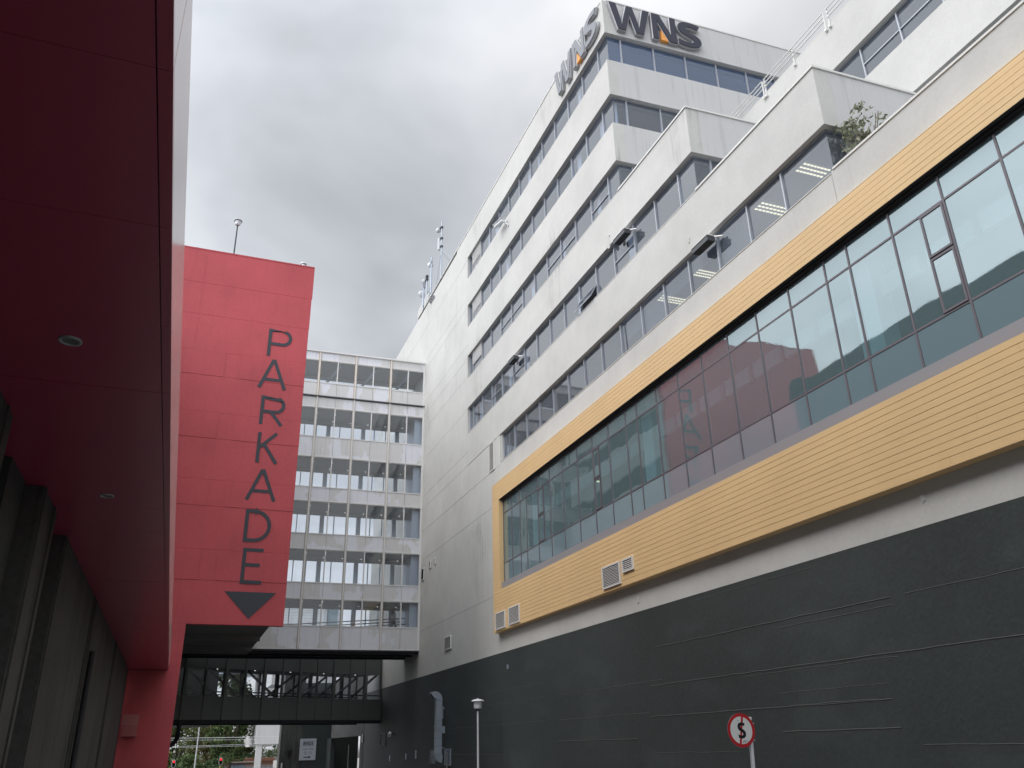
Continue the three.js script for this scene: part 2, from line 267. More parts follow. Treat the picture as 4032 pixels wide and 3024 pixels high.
function officeWindow(r, za, zb, o = {}) {                // za nearer the camera, zb farther
  const xg = o.xg || GX, y0 = r.sill, y1 = r.head, ym = y0 + (y1 - y0) * 0.47;
  const geo = [bx(xg - 0.06, xg + 0.05, y0 + 0.05, y1 - 0.06, zb - 0.026, zb + 0.026), bx(xg - 0.05, xg + 0.05, y0, y0 + 0.05, zb, za), bx(xg - 0.05, xg + 0.05, y1 - 0.06, y1, zb, za)];
  if (o.hopper || o.open) geo.push(bx(xg - 0.045, xg + 0.03, ym - 0.02, ym + 0.02, zb + 0.026, za - 0.026));
  const w = part('window', geo, M.alu, ob);
  const pz0 = zb + 0.026, pz1 = za - (o.corner ? 0 : 0.026);
  if (o.open) {
    part('pane', paneX(xg, ym, y1 - 0.06, pz1, pz0), M.glass, w);
    const yb = y0 + 0.06, xo = xg - 0.36, yo = yb + 0.09;   // hopper sash pushed out at the foot
    part('sash', [bar([xg - 0.04, ym, pz0], [xo, yo, pz0], 0.04), bar([xg - 0.04, ym, pz1], [xo, yo, pz1], 0.04), bar([xo, yo, pz0], [xo, yo, pz1], 0.04)], M.alu, w);
    part('pane', quadGeo([[[xo, yo, pz0], [xo, yo, pz1], [xg - 0.05, ym, pz1], [xg - 0.05, ym, pz0]]]), M.glass, w);
  } else if (o.grille) {
    const g = [], za2 = pz1, zb2 = o.grille === 2 ? pz0 : pz0;
    for (let i = 0; i <= 12; i++) g.push(bx(xg - 0.07, xg - 0.055, mix(ym, y1 - 0.06, i / 12) - 0.012, mix(ym, y1 - 0.06, i / 12) + 0.012, zb2, za2));
    for (let i = 0; i <= 8; i++) g.push(bx(xg - 0.085, xg - 0.07, o.grille === 2 ? y0 + 0.05 : ym, y1 - 0.06, mix(zb2, za2, i / 8) - 0.012, mix(zb2, za2, i / 8) + 0.012));
    part('grille', g, M.aluWhite, w); part('pane', paneX(xg, y0 + 0.05, y1 - 0.06, pz1, pz0), M.glass, w);
  } else part('pane', paneX(xg, y0 + 0.05, y1 - 0.06, pz1, pz0), M.glass, w);
  if (o.curtain) part('curtain', [bx(xg + 0.22, xg + 0.26, y0 + 0.06, y1 - 0.07, mix(pz0, pz1, o.curtain[0]), mix(pz0, pz1, o.curtain[1]))], M.blind, w);
  if (o.blind) {
    const g = [], yt = y1 - 0.06, yb = mix(yt, y0 + 0.08, o.blind), n = Math.round((yt - yb) / 0.06);
    for (let i = 0; i < n; i++) { const y = yt - (i + 0.5) * 0.06; g.push(quadGeo([[[xg + 0.12, y - 0.022, pz0], [xg + 0.12, y - 0.022, pz1], [xg + 0.155, y + 0.022, pz1], [xg + 0.155, y + 0.022, pz0]]])); }
    part('blind', g, M.blind, w);
  }
  return w;
}
const cq = mulberry(303);
rows.forEach((r, i) => {
  const zs = [], zEdge = r.ze - 0.2 + 0.0076;             // mullions from the end face to the far jamb
  for (let k = -9; k < 13; k++) { const z = zk(k); if (z < zEdge - 0.3 && z > r.zl + 0.3) zs.push([z, k]); }
  const edges = [[zEdge, null], ...zs, [r.zl, null]];
  for (let j = 0; j < edges.length - 1; j++) {
    const k = edges[j + 1][1] ?? 99, o = { corner: j === 0 };
    if (i === 2 && [1, 3, 4, 7, 8].includes(k)) o.hopper = true;
    if (i === 3 && [0, 7, 9].includes(k)) o.hopper = true;
    if (i === 3 && k === 2) o.open = true;
    if (i < 3 && k === 11) o.grille = i === 2 ? 1 : 2;
    if (i === 4) { if ([-4, -1].includes(k)) o.blind = 1; if ([0, -3].includes(k)) o.blind = k === 0 ? 0.5 : 0.4; if (k === -2) o.blind = 0.45; }
    if (i < 2 && (k * 7 + i * 3) % 5 === 1) o.blind = 0.3;
    if (i < 4 && !o.blind && !o.open && !o.grille && cq() < 0.5) { const a = cq() * 0.7; o.curtain = [a, Math.min(0.98, a + 0.12 + cq() * 0.22)]; }
    officeWindow(r, edges[j][0], edges[j + 1][0], o);
  }
  // glazing of the end face
  const xs = [GX, 14.81]; for (let x = 16.43; x < r.xe - 0.2; x += 1.61) xs.push(x); xs.push(r.xe - 0.05);
  const zg = r.ze - 0.2;
  for (let j = 0; j < xs.length - 1; j++) {
    const a = xs[j], b = xs[j + 1], w = part('window', [bx(b - 0.03, b + 0.03, r.sill + 0.05, r.head - 0.06, fz(b, zg) - 0.05, fz(b, zg) + 0.07), prism([[a, fz(a, zg) - 0.04], [b, fz(b, zg) - 0.04], [b, fz(b, zg) + 0.04], [a, fz(a, zg) + 0.04]], r.sill, r.sill + 0.05), prism([[a, fz(a, zg) - 0.04], [b, fz(b, zg) - 0.04], [b, fz(b, zg) + 0.04], [a, fz(a, zg) + 0.04]], r.head - 0.06, r.head)], M.alu, ob);
    part('pane', paneZ(zg, r.sill + 0.05, r.head - 0.06, a, b - 0.03), i < 1 ? M.glassSkyTint : M.glass, w);
  }
  part('jamb', [bx(14.061, 14.5, r.sill, r.head, r.zl - 0.12, r.zl)], M.white, ob);
});
// fluorescent ceiling fittings seen through the lowest office row and the curtain wall
function fitting(x0, x1, z0, z1, y) {
  const f = part('ceiling_lamp', [bx(x0, x1, y, y + 0.05, z0, z1)], M.aluWhite, ob), g = [];
  for (let a = 0; a < 3; a++) for (let b = 0; b < 8; b++) { const za = mix(z0, z1, (a + 0.3) / 3), zb = mix(z0, z1, (a + 0.62) / 3), xa = mix(x0, x1, (b + 0.15) / 8), xb = mix(x0, x1, (b + 0.85) / 8); g.push(bx(xa, xb, y - 0.012, y - 0.004, za, zb)); }
  part('lamp_tube', g, M.tube, f);
  const l = new THREE.RectAreaLight(0xfff0c8, 1.2, x1 - x0, Math.abs(z1 - z0)); l.position.set((x0 + x1) / 2, y - 0.03, (z0 + z1) / 2); l.rotation.x = -Math.PI / 2; scene.add(l);
}
for (const [z, x, l] of [[-14.42, 14.62, 0.95], [-16.36, 14.62, 1.1], [-20.30, 14.95, 0.72], [-22.26, 14.66, 1.0]]) fitting(x, x + l, z - 0.48, z, 16.38);

// plain white end of the block: courses of rendered panels with open joints over a backing
const JY = [5.55, 8.28, 12.78, 14.7, 16.28, 17.11, 19.77, 21.9, 23.08, 24.0, 26.6, 27.34, 30.03, 32.13];
part('wall_core', [bx(14.06, 14.6, 5.56, 31.9, -69, -43.1), bx(14.06, 14.6, 5.56, 16.2, -43.1, -39.3)], M.reveal, ob);
const pj = mulberry(77);
for (let j = 0; j < JY.length - 1; j++) {
  const y0 = JY[j], y1 = JY[j + 1] - 0.016, cols = y1 < 16.4 ? [[-69, -60], [-60, -53], [-53, -45], [-45, -38.35]] : [[-69, -60], [-60, -53], [-53, -45.3], [-45.3, -43.13]];
  for (const [za, zb] of cols) {
    const d = (pj() - 0.5) * 0.006;
    if (j === 3 && za === -45) { part('wall_panel', [bx(14 + d, 14.06, y0, y1, za, -39.25), bx(14 + d, 14.06, y0, y1, -38.5, zb)], M.white, ob); continue; }
    part('wall_panel', [bx(14 + d, 14.06, y0, za < -52 && y1 > 32 ? 31.9 : y1, za, zb - (zb === -53 || zb > -40 ? 0 : zb === -43.13 ? -0.127 : 0.012))], M.white, ob);
  }
}
part('parapet_raise', [bx(14.01, 14.5, 32.14, 32.9, -55.6, -52.5)], M.white, ob);
part('plant_room', [bx(14.9, 18, 32.2, 33.2, -50.8, -49.5)], M.offwhite, ob);
// white wall round the clad box and the parapet over it
part('lower_wall', [bx(14, 14.3, 5.55, 8.2, -38.35, 14)], M.white, ob);
part('parapet_wall', [bx(14, 14.3, 12.78, 14.77, -37.62, -13.05), bx(14.001, 14.3, 12.78, 14.84, -13.035, 14), bx(14.001, 14.3, 14.77, 14.783, -37.6, -13.05)], M.white, ob);
part('sill_cap', [bx(13.98, 14.12, 14.784, 14.805, -37.55, -13.06)], M.cap, ob); part('sill_cap', [bx(13.985, 14.12, 18.221, 18.245, -42.9, -18.7)], M.cap, ob); part('sill_cap', [bx(13.99, 14.12, 21.721, 21.74, -42.9, -23.9)], M.cap, ob);
part('parapet_cap', [bx(13.97, 14.34, 14.842, 14.90, -12.95, 14)], M.cap, ob);
part('side_wall', [bx(14, 14.3, 8.2, 12.78, -38.35, -37.45)], M.white, ob);

// dark painted base with its trowel ridges
const bw = part('base_wall', [bx(14, 14.4, -3, 5.548, -69, 14)], M.dark, ob);
const RID = [[4.32, -23.8, -13.9, 1], [3.2, -24.3, -2, 1], [2.3, -24.5, -14.4, 1], [1.68, -31.7, -25.45, 1], [1.74, -18.1, -14.3, 1], [2.43, -31.6, -24.6, 0.7], [4.32, -13.5, -4, 0.6], [3.34, -31.5, -23.6, 0.6], [1.42, -13.8, -9, 0.6], [5.38, -21.9, -15.9, 0.5], [1.29, -24.5, -19.9, 0.5], [2.32, -17.7, -14.8, 0.8], [4.15, -17.7, -13.9, 0.6], [3.12, -19.4, -14, 0.5], [2.62, -18.0, -14.4, 0.4], [3.9, -45, -33, 0.4], [2.45, -46, -33, 0.5], [3.34, -40, -33, 0.4], [1.2, -45.5, -38, 0.9]];
RID.forEach(([y, z0, z1, s], i) => {
  const n = Math.max(6, Math.round((z1 - z0) / 0.5)), q = mulberry(900 + i), pts = []; let yy = y;
  for (let j = 0; j <= n; j++) { pts.push([z0 + (z1 - z0) * j / n, yy]); yy = y + (q() - 0.5) * 0.02; }
  const f = [], w = 0.010 * s + 0.005, d = 0.012 * s;
  for (let j = 0; j < n; j++) { const [za, ya] = pts[j], [zb, yb] = pts[j + 1]; f.push([[14 - d, ya, za], [14 - d, yb, zb], [14, yb + w, zb], [14, ya + w, za]], [[14, ya - w, za], [14, yb - w, zb], [14 - d, yb, zb], [14 - d, ya, za]]); }
  part('plaster_ridge', quadGeo(f), M.darkridge, bw);
});

// timber coloured clad box
part('cladding_back', [bx(13.735, 14, 6.47, 8.33, -38.08, 14), bx(13.735, 14, 12.70, 13.61, -38.08, 14), bx(13.735, 14, 8.33, 12.70, -38.08, -37.18)], M.backing, ob);
part('cladding_edge', [bx(PX, 14, 13.612, 13.63, -38.1, 14), bx(PX - 0.004, 14, 6.43, 6.466, -38.1, 14), bx(PX, 14, 6.47, 13.61, -38.11, -38.085)], M.yellow, ob);
{
  const q = mulberry(31), plank = (y0, y1, z0, z1) => part('plank', [bx(PX + (q() - 0.5) * 0.003, 13.735, y0, y1 - 0.011, z0 + 0.002, z1 - 0.002)], M.yellow, ob);
  const run = (y0, y1, off) => { let z = -38.08, l = 1.5 + off; while (z < 6) { const e = Math.min(6, z + l); plank(y0, y1, z, e); z = e; l = 4.2; } };
  for (let i = 0; i < 6; i++) run(12.70 + i * 0.152, 12.70 + (i + 1) * 0.152, (i * 1.7) % 4.2);
  for (let i = 0; i < 12; i++) run(6.47 + i * 0.155, 6.47 + (i + 1) * 0.155, (i * 2.3) % 4.2);
  for (let i = 0; i < 28; i++) plank(8.33 + i * 0.156, 8.33 + (i + 1) * 0.156, -38.08, -37.18);
}
part('reveal', [bx(13.71, 14.0, 12.692, 12.70, -37.18, 14)], M.reveal, ob);
part('reveal_jamb', [bx(13.702, 14, 8.33, 12.692, -37.18, -37.165)], M.yellow, ob);
part('sill_panel', [bx(13.79, 13.83, 8.33, 8.64, -37.165, 14)], M.sill, ob);
// curtain wall
{
  const zm = [-38.23, -37.06, -35.97, -35.15, -33.76, -32.34, -30.95, -29.45, -28.01, -26.59, -25.18, -24.34, -22.93, -21.5, -20.06, -18.6, -17.15, -15.69, -14.25, -13.42, -12.0, -10.52, -9.05, -7.6, -6.15, -4.7, -3.25].map(z => z * 0.9707);
  zm[0] = -37.12;
  const yS = 8.64, y1 = 9.56, y2 = 12.0, yH = 12.62, f = [];
  for (const z of zm) f.push(bx(XG - 0.018, XG + 0.08, yS, yH, z - 0.025, z + 0.025));
  for (const y of [yS, y1, y2, yH]) for (let i = 0; i < zm.length - 1; i++) f.push(bx(XG - 0.014, XG + 0.07, y - 0.024, y + 0.024, zm[i] + 0.025, zm[i + 1] - 0.025));
  const cw = part('curtain_wall', f, M.frame, ob);
  part('head_flashing', [bx(13.82, 13.99, 12.65, 12.69, -37.16, zm.at(-1))], M.reveal, ob);
  const vents = [[-27.22, -26.65, 10.8], [-32.7, -32.1, 10.78], [-10.86, -10.22, 10.9]];
  for (let i = 0; i < zm.length - 1; i++) {
    const a = zm[i] + 0.028, b = zm[i + 1] - 0.028;
    part('spandrel_panel', paneX(XG, yS + 0.026, y1 - 0.026, b, a), M.spandrel, cw);
    part('pane', paneX(XG, y2 + 0.026, yH - 0.026, b, a), M.curtain, cw);
    const v = vents.find(([p, q]) => p > a - 0.35 && q < b + 0.35);
    if (v) {
      const va = v[0] < a + 0.25 ? a : v[0], vb = v[1] > b - 0.25 ? b : v[1];
      if (va - a > 0.1) { part('pane', paneX(XG, y1 + 0.026, y2 - 0.026, va - 0.02, a), M.curtain, cw); }
      if (b - vb > 0.1) { part('pane', paneX(XG, y1 + 0.026, y2 - 0.026, b, vb + 0.02), M.curtain, cw); }
      const s = 0.05, fr = [];
      for (const [ya, yb] of [[y1 + 0.03, v[2] - 0.02], [v[2] + 0.02, y2 - 0.03]]) {
        fr.push(bx(XG - 0.035, XG + 0.02, ya, ya + s, va, vb), bx(XG - 0.035, XG + 0.02, yb - s, yb, va, vb), bx(XG - 0.034, XG + 0.02, ya + s, yb - s, va, va + s), bx(XG - 0.034, XG + 0.02, ya + s, yb - s, vb - s, vb));
        part('pane', paneX(XG - 0.012, ya + s, yb - s, vb - s, va + s), M.curtain, cw);
      }
      part('vent_sash', fr, M.frame, cw);
    } else part('pane', paneX(XG, y1 + 0.026, y2 - 0.026, b, a), M.curtain, cw);
    if (b - a > 1.1) part('bulkhead', [bx(14.5, 14.62, 11.15, 11.62, a + 0.22, b + 0.05)], M.ceil, ob);
  }
  part('curtain_room', [bx(14.31, 19.2, 12.62, 12.8, -37.6, 2), bx(14.3, 19.2, 8.25, 8.45, -37.6, 2), bx(19, 19.2, 8.45, 12.62, -37.6, 2), bx(14.31, 19, 8.45, 12.62, -37.7, -37.5), bx(14.31, 19, 8.45, 12.62, 2, 2.2)], M.floor, ob);
  part('room_column', [-35.6, -24.76, -13.8].map(z => bx(14.55, 15.1, 8.45, 12.62, z * 0.9707 - 0.35, z * 0.9707 + 0.35)), M.blind, ob);
  const tb = []; for (const [x, z, y] of [[15.6, -31.6, 12.2], [15.6, -26.0, 12.2], [16.5, -31.4, 10.6]]) tb.push(bx(x, x + 0.9, y, y + 0.05, z, z + 0.07));
  part('lamp_tube', tb, M.tube, ob);
}

// rear wing with its own window bands, set back behind the terraces
{
  const X = 19, zt = 8, zb = -23.35;
  const band = (n, y0, y1, m) => part(n, [bx(X, X + 0.5, y0, y1, zb, zt)], m, ob);
  band('spandrel_band', 23.23, 25.19, M.white); band('spandrel_band', 19.83, 21.79, M.white); band('spandrel_band', 16.0, 18.22, M.white);
  band('spandrel_band', 13.4, 14.9, M.white);
  part('roof_slab', [bx(X + 0.5, 26, 24.3, 24.6, zb, zt)], M.paving, ob);
  part('ceiling', [bx(X + 0.52, 25, 23.35, 23.5, zb, zt), bx(X + 0.52, 25, 19.95, 20.1, zb, zt)], M.ceil, ob);
  part('floor', [bx(X + 0.52, 25, 20.9, 21, zb, zt), bx(X + 0.52, 25, 17.3, 17.5, zb, zt)], M.floor, ob);
  part('room_wall', [bx(23, 23.2, 17.5, 23.35, zb, zt), bx(19.5, 23.2, 16, 24, zt, zt + 0.3)], M.room, ob);
  for (const r of [{ sill: 21.79, head: 23.23 }, { sill: 18.22, head: 19.83 }])
    for (let k = 0; k < 18; k++) { const z = -22.0 + 1.625 * k - (r.sill < 20 ? 0 : 0.02); officeWindow(r, z + 1.625, z, { xg: X + 0.2, hopper: r.sill > 20 && (k === 4 || k === 5), blind: r.sill > 20 && k === 6 ? 1 : 0 }); }
  part('window_end', [bx(X + 0.15, X + 0.3, 17.5, 23.3, zb, -22.03)], M.aluDark, ob);
  part('lower_glazing', [bx(X + 0.18, X + 0.24, 14.9, 16.0, zb, zt)], M.spandrel, ob);
}

// louvres
function louvre(x, y0, y1, za, zb, n, mf, ms, label, parent = ob, dep = 0.06) {
  const fr = part('louvre_vent', [bx(x - dep, x, y0, y0 + 0.05, za, zb), bx(x - dep, x, y1 - 0.05, y1, za, zb), bx(x - dep, x, y0 + 0.05, y1 - 0.05, za, za + 0.05), bx(x - dep, x, y0 + 0.05, y1 - 0.05, zb - 0.05, zb), bx(x - 0.012, x - 0.002, y0 + 0.05, y1 - 0.05, za + 0.05, zb - 0.05)], mf, parent, label);
  const ins = [bx(x - 0.014, x - 0.0125, y0 + 0.05, y1 - 0.05, za + 0.05, zb - 0.05)]; part('vent_shade_sheet', ins, M.aluDark, fr);  // dark sheet painted in for the shaded hollow behind the slats
  for (let i = 0; i < n; i++) { const y = mix(y0 + 0.07, y1 - 0.06, (i + 0.3) / n), s = (y1 - y0 - 0.12) / n; part('slat', quadGeo([[[x - dep + 0.004, y - s * 0.26, za + 0.05], [x - dep + 0.004, y - s * 0.26, zb - 0.05], [x - 0.02, y + s * 0.30, zb - 0.05], [x - 0.02, y + s * 0.30, za + 0.05]], [[x - dep + 0.004, y - s * 0.26, zb - 0.05], [x - dep + 0.004, y - s * 0.26, za + 0.05], [x - 0.02, y - s * 0.2, za + 0.05], [x - 0.02, y - s * 0.2, zb - 0.05]]]), ms, fr); }
}
const LW = M.aluWhite;
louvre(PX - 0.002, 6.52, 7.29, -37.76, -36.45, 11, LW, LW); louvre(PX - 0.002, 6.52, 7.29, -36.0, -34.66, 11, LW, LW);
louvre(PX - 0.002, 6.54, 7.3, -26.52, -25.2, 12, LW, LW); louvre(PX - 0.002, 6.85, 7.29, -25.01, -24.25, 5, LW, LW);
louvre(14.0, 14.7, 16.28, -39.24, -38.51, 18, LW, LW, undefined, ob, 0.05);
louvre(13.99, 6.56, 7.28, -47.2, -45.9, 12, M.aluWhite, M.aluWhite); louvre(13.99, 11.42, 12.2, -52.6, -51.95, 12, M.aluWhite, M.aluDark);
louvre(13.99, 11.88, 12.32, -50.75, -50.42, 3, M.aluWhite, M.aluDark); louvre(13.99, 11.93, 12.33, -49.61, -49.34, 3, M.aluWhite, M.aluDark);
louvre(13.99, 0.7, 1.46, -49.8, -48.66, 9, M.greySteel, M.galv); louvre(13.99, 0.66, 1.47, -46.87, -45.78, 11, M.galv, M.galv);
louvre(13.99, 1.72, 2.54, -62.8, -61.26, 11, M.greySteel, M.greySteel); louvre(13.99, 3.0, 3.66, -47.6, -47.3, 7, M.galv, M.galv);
for (const [y0, y1, z] of [[0.89, 1.24, -55.45], [0.95, 1.41, -53.05], [0.76, 1.11, -59.8], [4.76, 4.95, -37.07]]) part('wall_plate', [bx(13.96, 14, y0, y1, z - 0.09, z + 0.09)], M.galv, ob);
// downpipe and clutter low on the base
part('downpipe', [rod([13.93, -0.5, -46.35], [13.93, 1.3, -46.35], 0.06)], M.greySteel, ob);
part('wall_panel', [bx(14.002, 14.3, 12.785, 14.69, -38.34, -37.63), bx(14.002, 14.3, 14.705, 16.28, -38.34, -37.63)], M.white, ob);

// ---------------------------------------------------------------- red stair tower with painted lettering
const rt = thing('stair_tower', 'red painted stair tower carrying vertical dark PARKADE lettering and a down arrow', 'tower', [0, 0, -38]);
const RZ = -37.5;
part('tower_body', [bx(-7, 3.5, 6.9, 24.1, -39.0, RZ - 0.32)], M.offwhite, rt);
part('front_wall', [bx(-7, 3.93, 6.45, 24.22, RZ - 0.32, RZ - 0.05)], M.red, rt);
part('pier', [bx(-7, 0.04, -1.2, 6.45, RZ - 0.9, RZ - 0.01)], M.red, rt);
part('soffit_slab', [bx(-6.9, 3.49, 6.6, 6.9, -51.1, RZ - 0.33), bx(0.06, 3.4, 6.35, 6.6, -42.4, -42.1), bx(0.06, 3.4, 6.35, 6.6, -46.9, -46.6)], M.concSlab, rt);
part('side_pier', [bx(-7, -0.3, -1.2, 6.6, -51.1, RZ - 0.9)], M.concLight, rt);
part('coping', [bx(-7.02, 3.97, 24.222, 24.29, RZ - 0.36, RZ + 0.0)], M.red, rt);
{ // render courses, each a slab a few millimetres out of line with the next
  const CY = [6.45, 8.25, 9.55, 11.45, 12.63, 14.55, 15.79, 17.6, 18.83, 20.7, 22.4, 24.22], q = mulberry(17);
  for (let j = 0; j < CY.length - 1; j++) {
    const short = (CY[j + 1] - CY[j]) < 1.5, xr = CY[j] > 22 ? 3.97 : 3.93 + (q() - 0.5) * 0.03;
    const cuts = short ? [[-7, -1.6 - 0], [-1.6, 0.25], [0.25, 0.92], [0.92, xr]] : [[-7, -1.2], [-1.2, xr]];
    cuts.forEach(([a, b], i) => { const d = (short && i === 3 ? 0.016 : short && i === 1 ? 0.013 : 0.004) + q() * 0.003; part('render_panel', [bx(a + 0.002, b - 0.002, CY[j] + 0.0045, CY[j + 1] - 0.0045, RZ - 0.05, RZ - 0.018 + d)], M.red, rt); });
  }
}
{ // lettering painted in thin strokes
  const w = 0.156, L = (name, strokes) => part(name, strokes.map((s, i) => ribbon(s, w, 0.004 + i * 0.0012).translate(0, 0, RZ + 0.003)), M.ink, rt);
  const Pp = (x, y, h, wd) => [[[x, y], [x, y + h]], [[x, y + h - w / 2], [x + wd - 0.36, y + h - w / 2], ...arc(x + wd - 0.40, y + h * 0.70, 0.36, h * 0.30 - w / 2, Math.PI / 2, -Math.PI / 2), [x, y + h * 0.40 + w / 2]]];
  const A = (x, y, h, wd) => [[[x + 0.03, y], [x + wd / 2 - 0.01, y + h]], [[x + wd - 0.03, y], [x + wd / 2 + 0.01, y + h]], [[x + wd * 0.17, y + h * 0.30], [x + wd * 0.83, y + h * 0.30]]];
  L('letter', Pp(2.14, 18.99, 1.45, 1.0));
  L('letter', A(1.83, 17.3, 1.5, 1.24));
  L('letter', [...Pp(2.12, 15.47, 1.44, 1.0), [[2.55, 15.47 + 0.62], [3.05, 15.47]]]);
  L('letter', [[[2.14, 13.62], [2.14, 15.07]], [[2.9, 15.07], [2.18, 14.33]], [[2.38, 14.5], [2.98, 13.62]]]);
  L('letter', A(1.83, 11.84, 1.46, 1.25));
  L('letter', [[[1.98, 9.97], [1.98, 11.42]], [[1.98, 11.42 - w / 2], [2.32, 11.42 - w / 2], ...arc(2.32, 10.695, 0.64, 0.725 - w / 2, Math.PI / 2, -Math.PI / 2, 24), [1.98, 9.97 + w / 2]]]);
  L('letter', [[[2.04, 8.16], [2.04, 9.7]], [[2.0, 9.7 - w / 2], [2.82, 9.7 - w / 2]], [[2.0, 8.97], [2.72, 8.97]], [[2.0, 8.16 + w / 2], [2.84, 8.16 + w / 2]]]);
  part('arrow', new THREE.ExtrudeGeometry(new THREE.Shape([[1.39, 7.82], [2.47, 6.71], [3.52, 7.82]].map(p => new THREE.Vector2(...p))), { depth: 0.004, bevelEnabled: false }).translate(0, 0, RZ + 0.003), M.ink, rt);
}
// box light on the red pier
const bl = thing('wall_box', 'red painted metal box fixed low on the red pier', 'electrical box', [-1.5, 2.3, RZ]);
part('housing', [bx(-1.78, -1.22, 2.2, 2.94, RZ - 0.005, RZ + 0.34)], phy({ color: rgb(0.5, 0.12, 0.12), roughness: 0.3, clearcoat: 0.5, clearcoatRoughness: 0.15 }), bl);
part('lid', [bx(-1.8, -1.2, 2.6, 2.98, RZ + 0.34, RZ + 0.365)], phy({ color: rgb(0.55, 0.17, 0.17), roughness: 0.28, clearcoat: 0.6, clearcoatRoughness: 0.12 }), bl);

// ---------------------------------------------------------------- dark building on the left with its red canopy
const lb = thing('parking_building', 'dark grey parking block on the left with vertical concrete ribs', 'building', [-3, 0, -12]);
part('wall', [bx(-12, -2.2, -0.5, 19.6, -34, 16)], M.dark, lb);
part('upper_wall', [bx(-2.2, -1.95, 5.4, 19.6, -33.5, 16)], M.dark, lb);
for (const [z0, z1, x] of [[14, 0, -1.79], [-1.0, -2.4, -1.79], [-3.6, -5.0, -1.79], [-6.2, -8.6, -1.79], [-11.0, -12.3, -1.79], [-13.66, -19.5, -1.81], [-19.62, -27.5, -1.81], [-27.62, -36.2, -1.81]]) {
  part('rib', [bx(-2.2, x, -0.5, 4.585, z1, z0)], M.conc, lb);
  for (const z of [z0 - 0.10, z1 + 0.3]) part('rib_edge', [bx(x, x + 0.025, -0.5, 4.58, z, z + 0.045)], M.conc, lb);
}
part('rib', [bx(-2.2, -1.98, -0.5, 4.585, -10.85, -9.9)], M.dark, lb); part('rib', [bx(-2.2, -1.95, -0.5, 4.585, -37.4, -36.2)], M.dark, lb);
part('downpipe', [rod([-1.75, -0.5, -20.2], [-1.75, 3.6, -20.2], 0.055)], M.blackSteel, lb);
const cn = thing('canopy', 'red canopy over the walkway with panelled soffit and pale glossy fascia edge', 'canopy', [-1, 4.6, -12]);
{
  const X0 = -0.38, YS = 4.59, q = mulberry(7);
  part('deck', [bx(-2.2, X0 - 0.03, YS + 0.03, 5.2, -37.45, 16)], M.reveal, cn);
  for (let i = 0; i < 28; i++) {
    const zb = -3.385 - 1.39 * (i - 4), za = Math.max(zb - 1.39 + 0.0035, -37.45); if (zb < -37.3) break;
    const dz = (q() - 0.5) * 0.004;
    part('soffit_panel', [bx(-2.2, X0 - 0.078, YS + dz, YS + 0.03, za, zb)], M.soffit, cn);
    part('edge_panel', [bx(X0 - 0.07, X0, YS - 0.001, YS + 0.03, za, zb)], M.soffit, cn);
    part('fascia_panel', [bx(X0 - 0.03, X0 + (q() - 0.5) * 0.002, YS + 0.03, 5.33, za, zb)], M.fascia, cn);
  }
}
const dl0 = thing('downlight', 'round recessed downlight in the red soffit, nearer and larger of the two', 'downlight', [-1.12, 4.59, -6.65]);
part('rim', lathe([[0.062, 0.01], [0.062, -0.012], [0.085, -0.012], [0.088, 0.004]], [-1.12, 4.59, -6.65]), M.alu, dl0);
part('lens', lathe([[0, 0.0], [0.061, -0.004]], [-1.12, 4.59, -6.65]), M.greySteel, dl0);
const dl1 = dl0.clone(); dl1.name = numbered('downlight'); dl1.position.set(-1.12, 4.59, -11.24); dl1.userData.label = 'small round recessed downlight in the red soffit, farther of the two'; scene.add(dl1);

// deck building behind the red tower, reached by the glazed link
const pk = thing('parking_deck', 'grey parking deck standing behind the red stair tower', 'building', [0, 0, -46]);
for (let i = 0; i < 6; i++) part('parapet', [bx(3.3, 3.5, 7.4 + i * 3.1, 9.4 + i * 3.1, -51.4, -39.005)], M.offwhite, pk);
for (let i = 0; i < 6; i++) part('deck_slab', [bx(-7, 3.3, 7.5 + i * 3.1, 7.8 + i * 3.1, -51.2, -39.005)], M.concSlab, pk);
for (let i = 0; i < 3; i++) part('column', [bx(2.7, 3.1, 6.9, 24, -42 - i * 4, -41.6 - i * 4)], M.conc, pk);
part('core', [bx(-7, 1.0, 6.9, 24.0, -51.2, -39.01)], M.concLight, pk);
part('rear_deck', [bx(-8, 2.9, 3.5, 9.5, -80, -70)], M.dark, pk);
part('rear_block', [bx(-40, -0.6, -2.6, 25.9, -80, -51.3)], M.dark, pk);

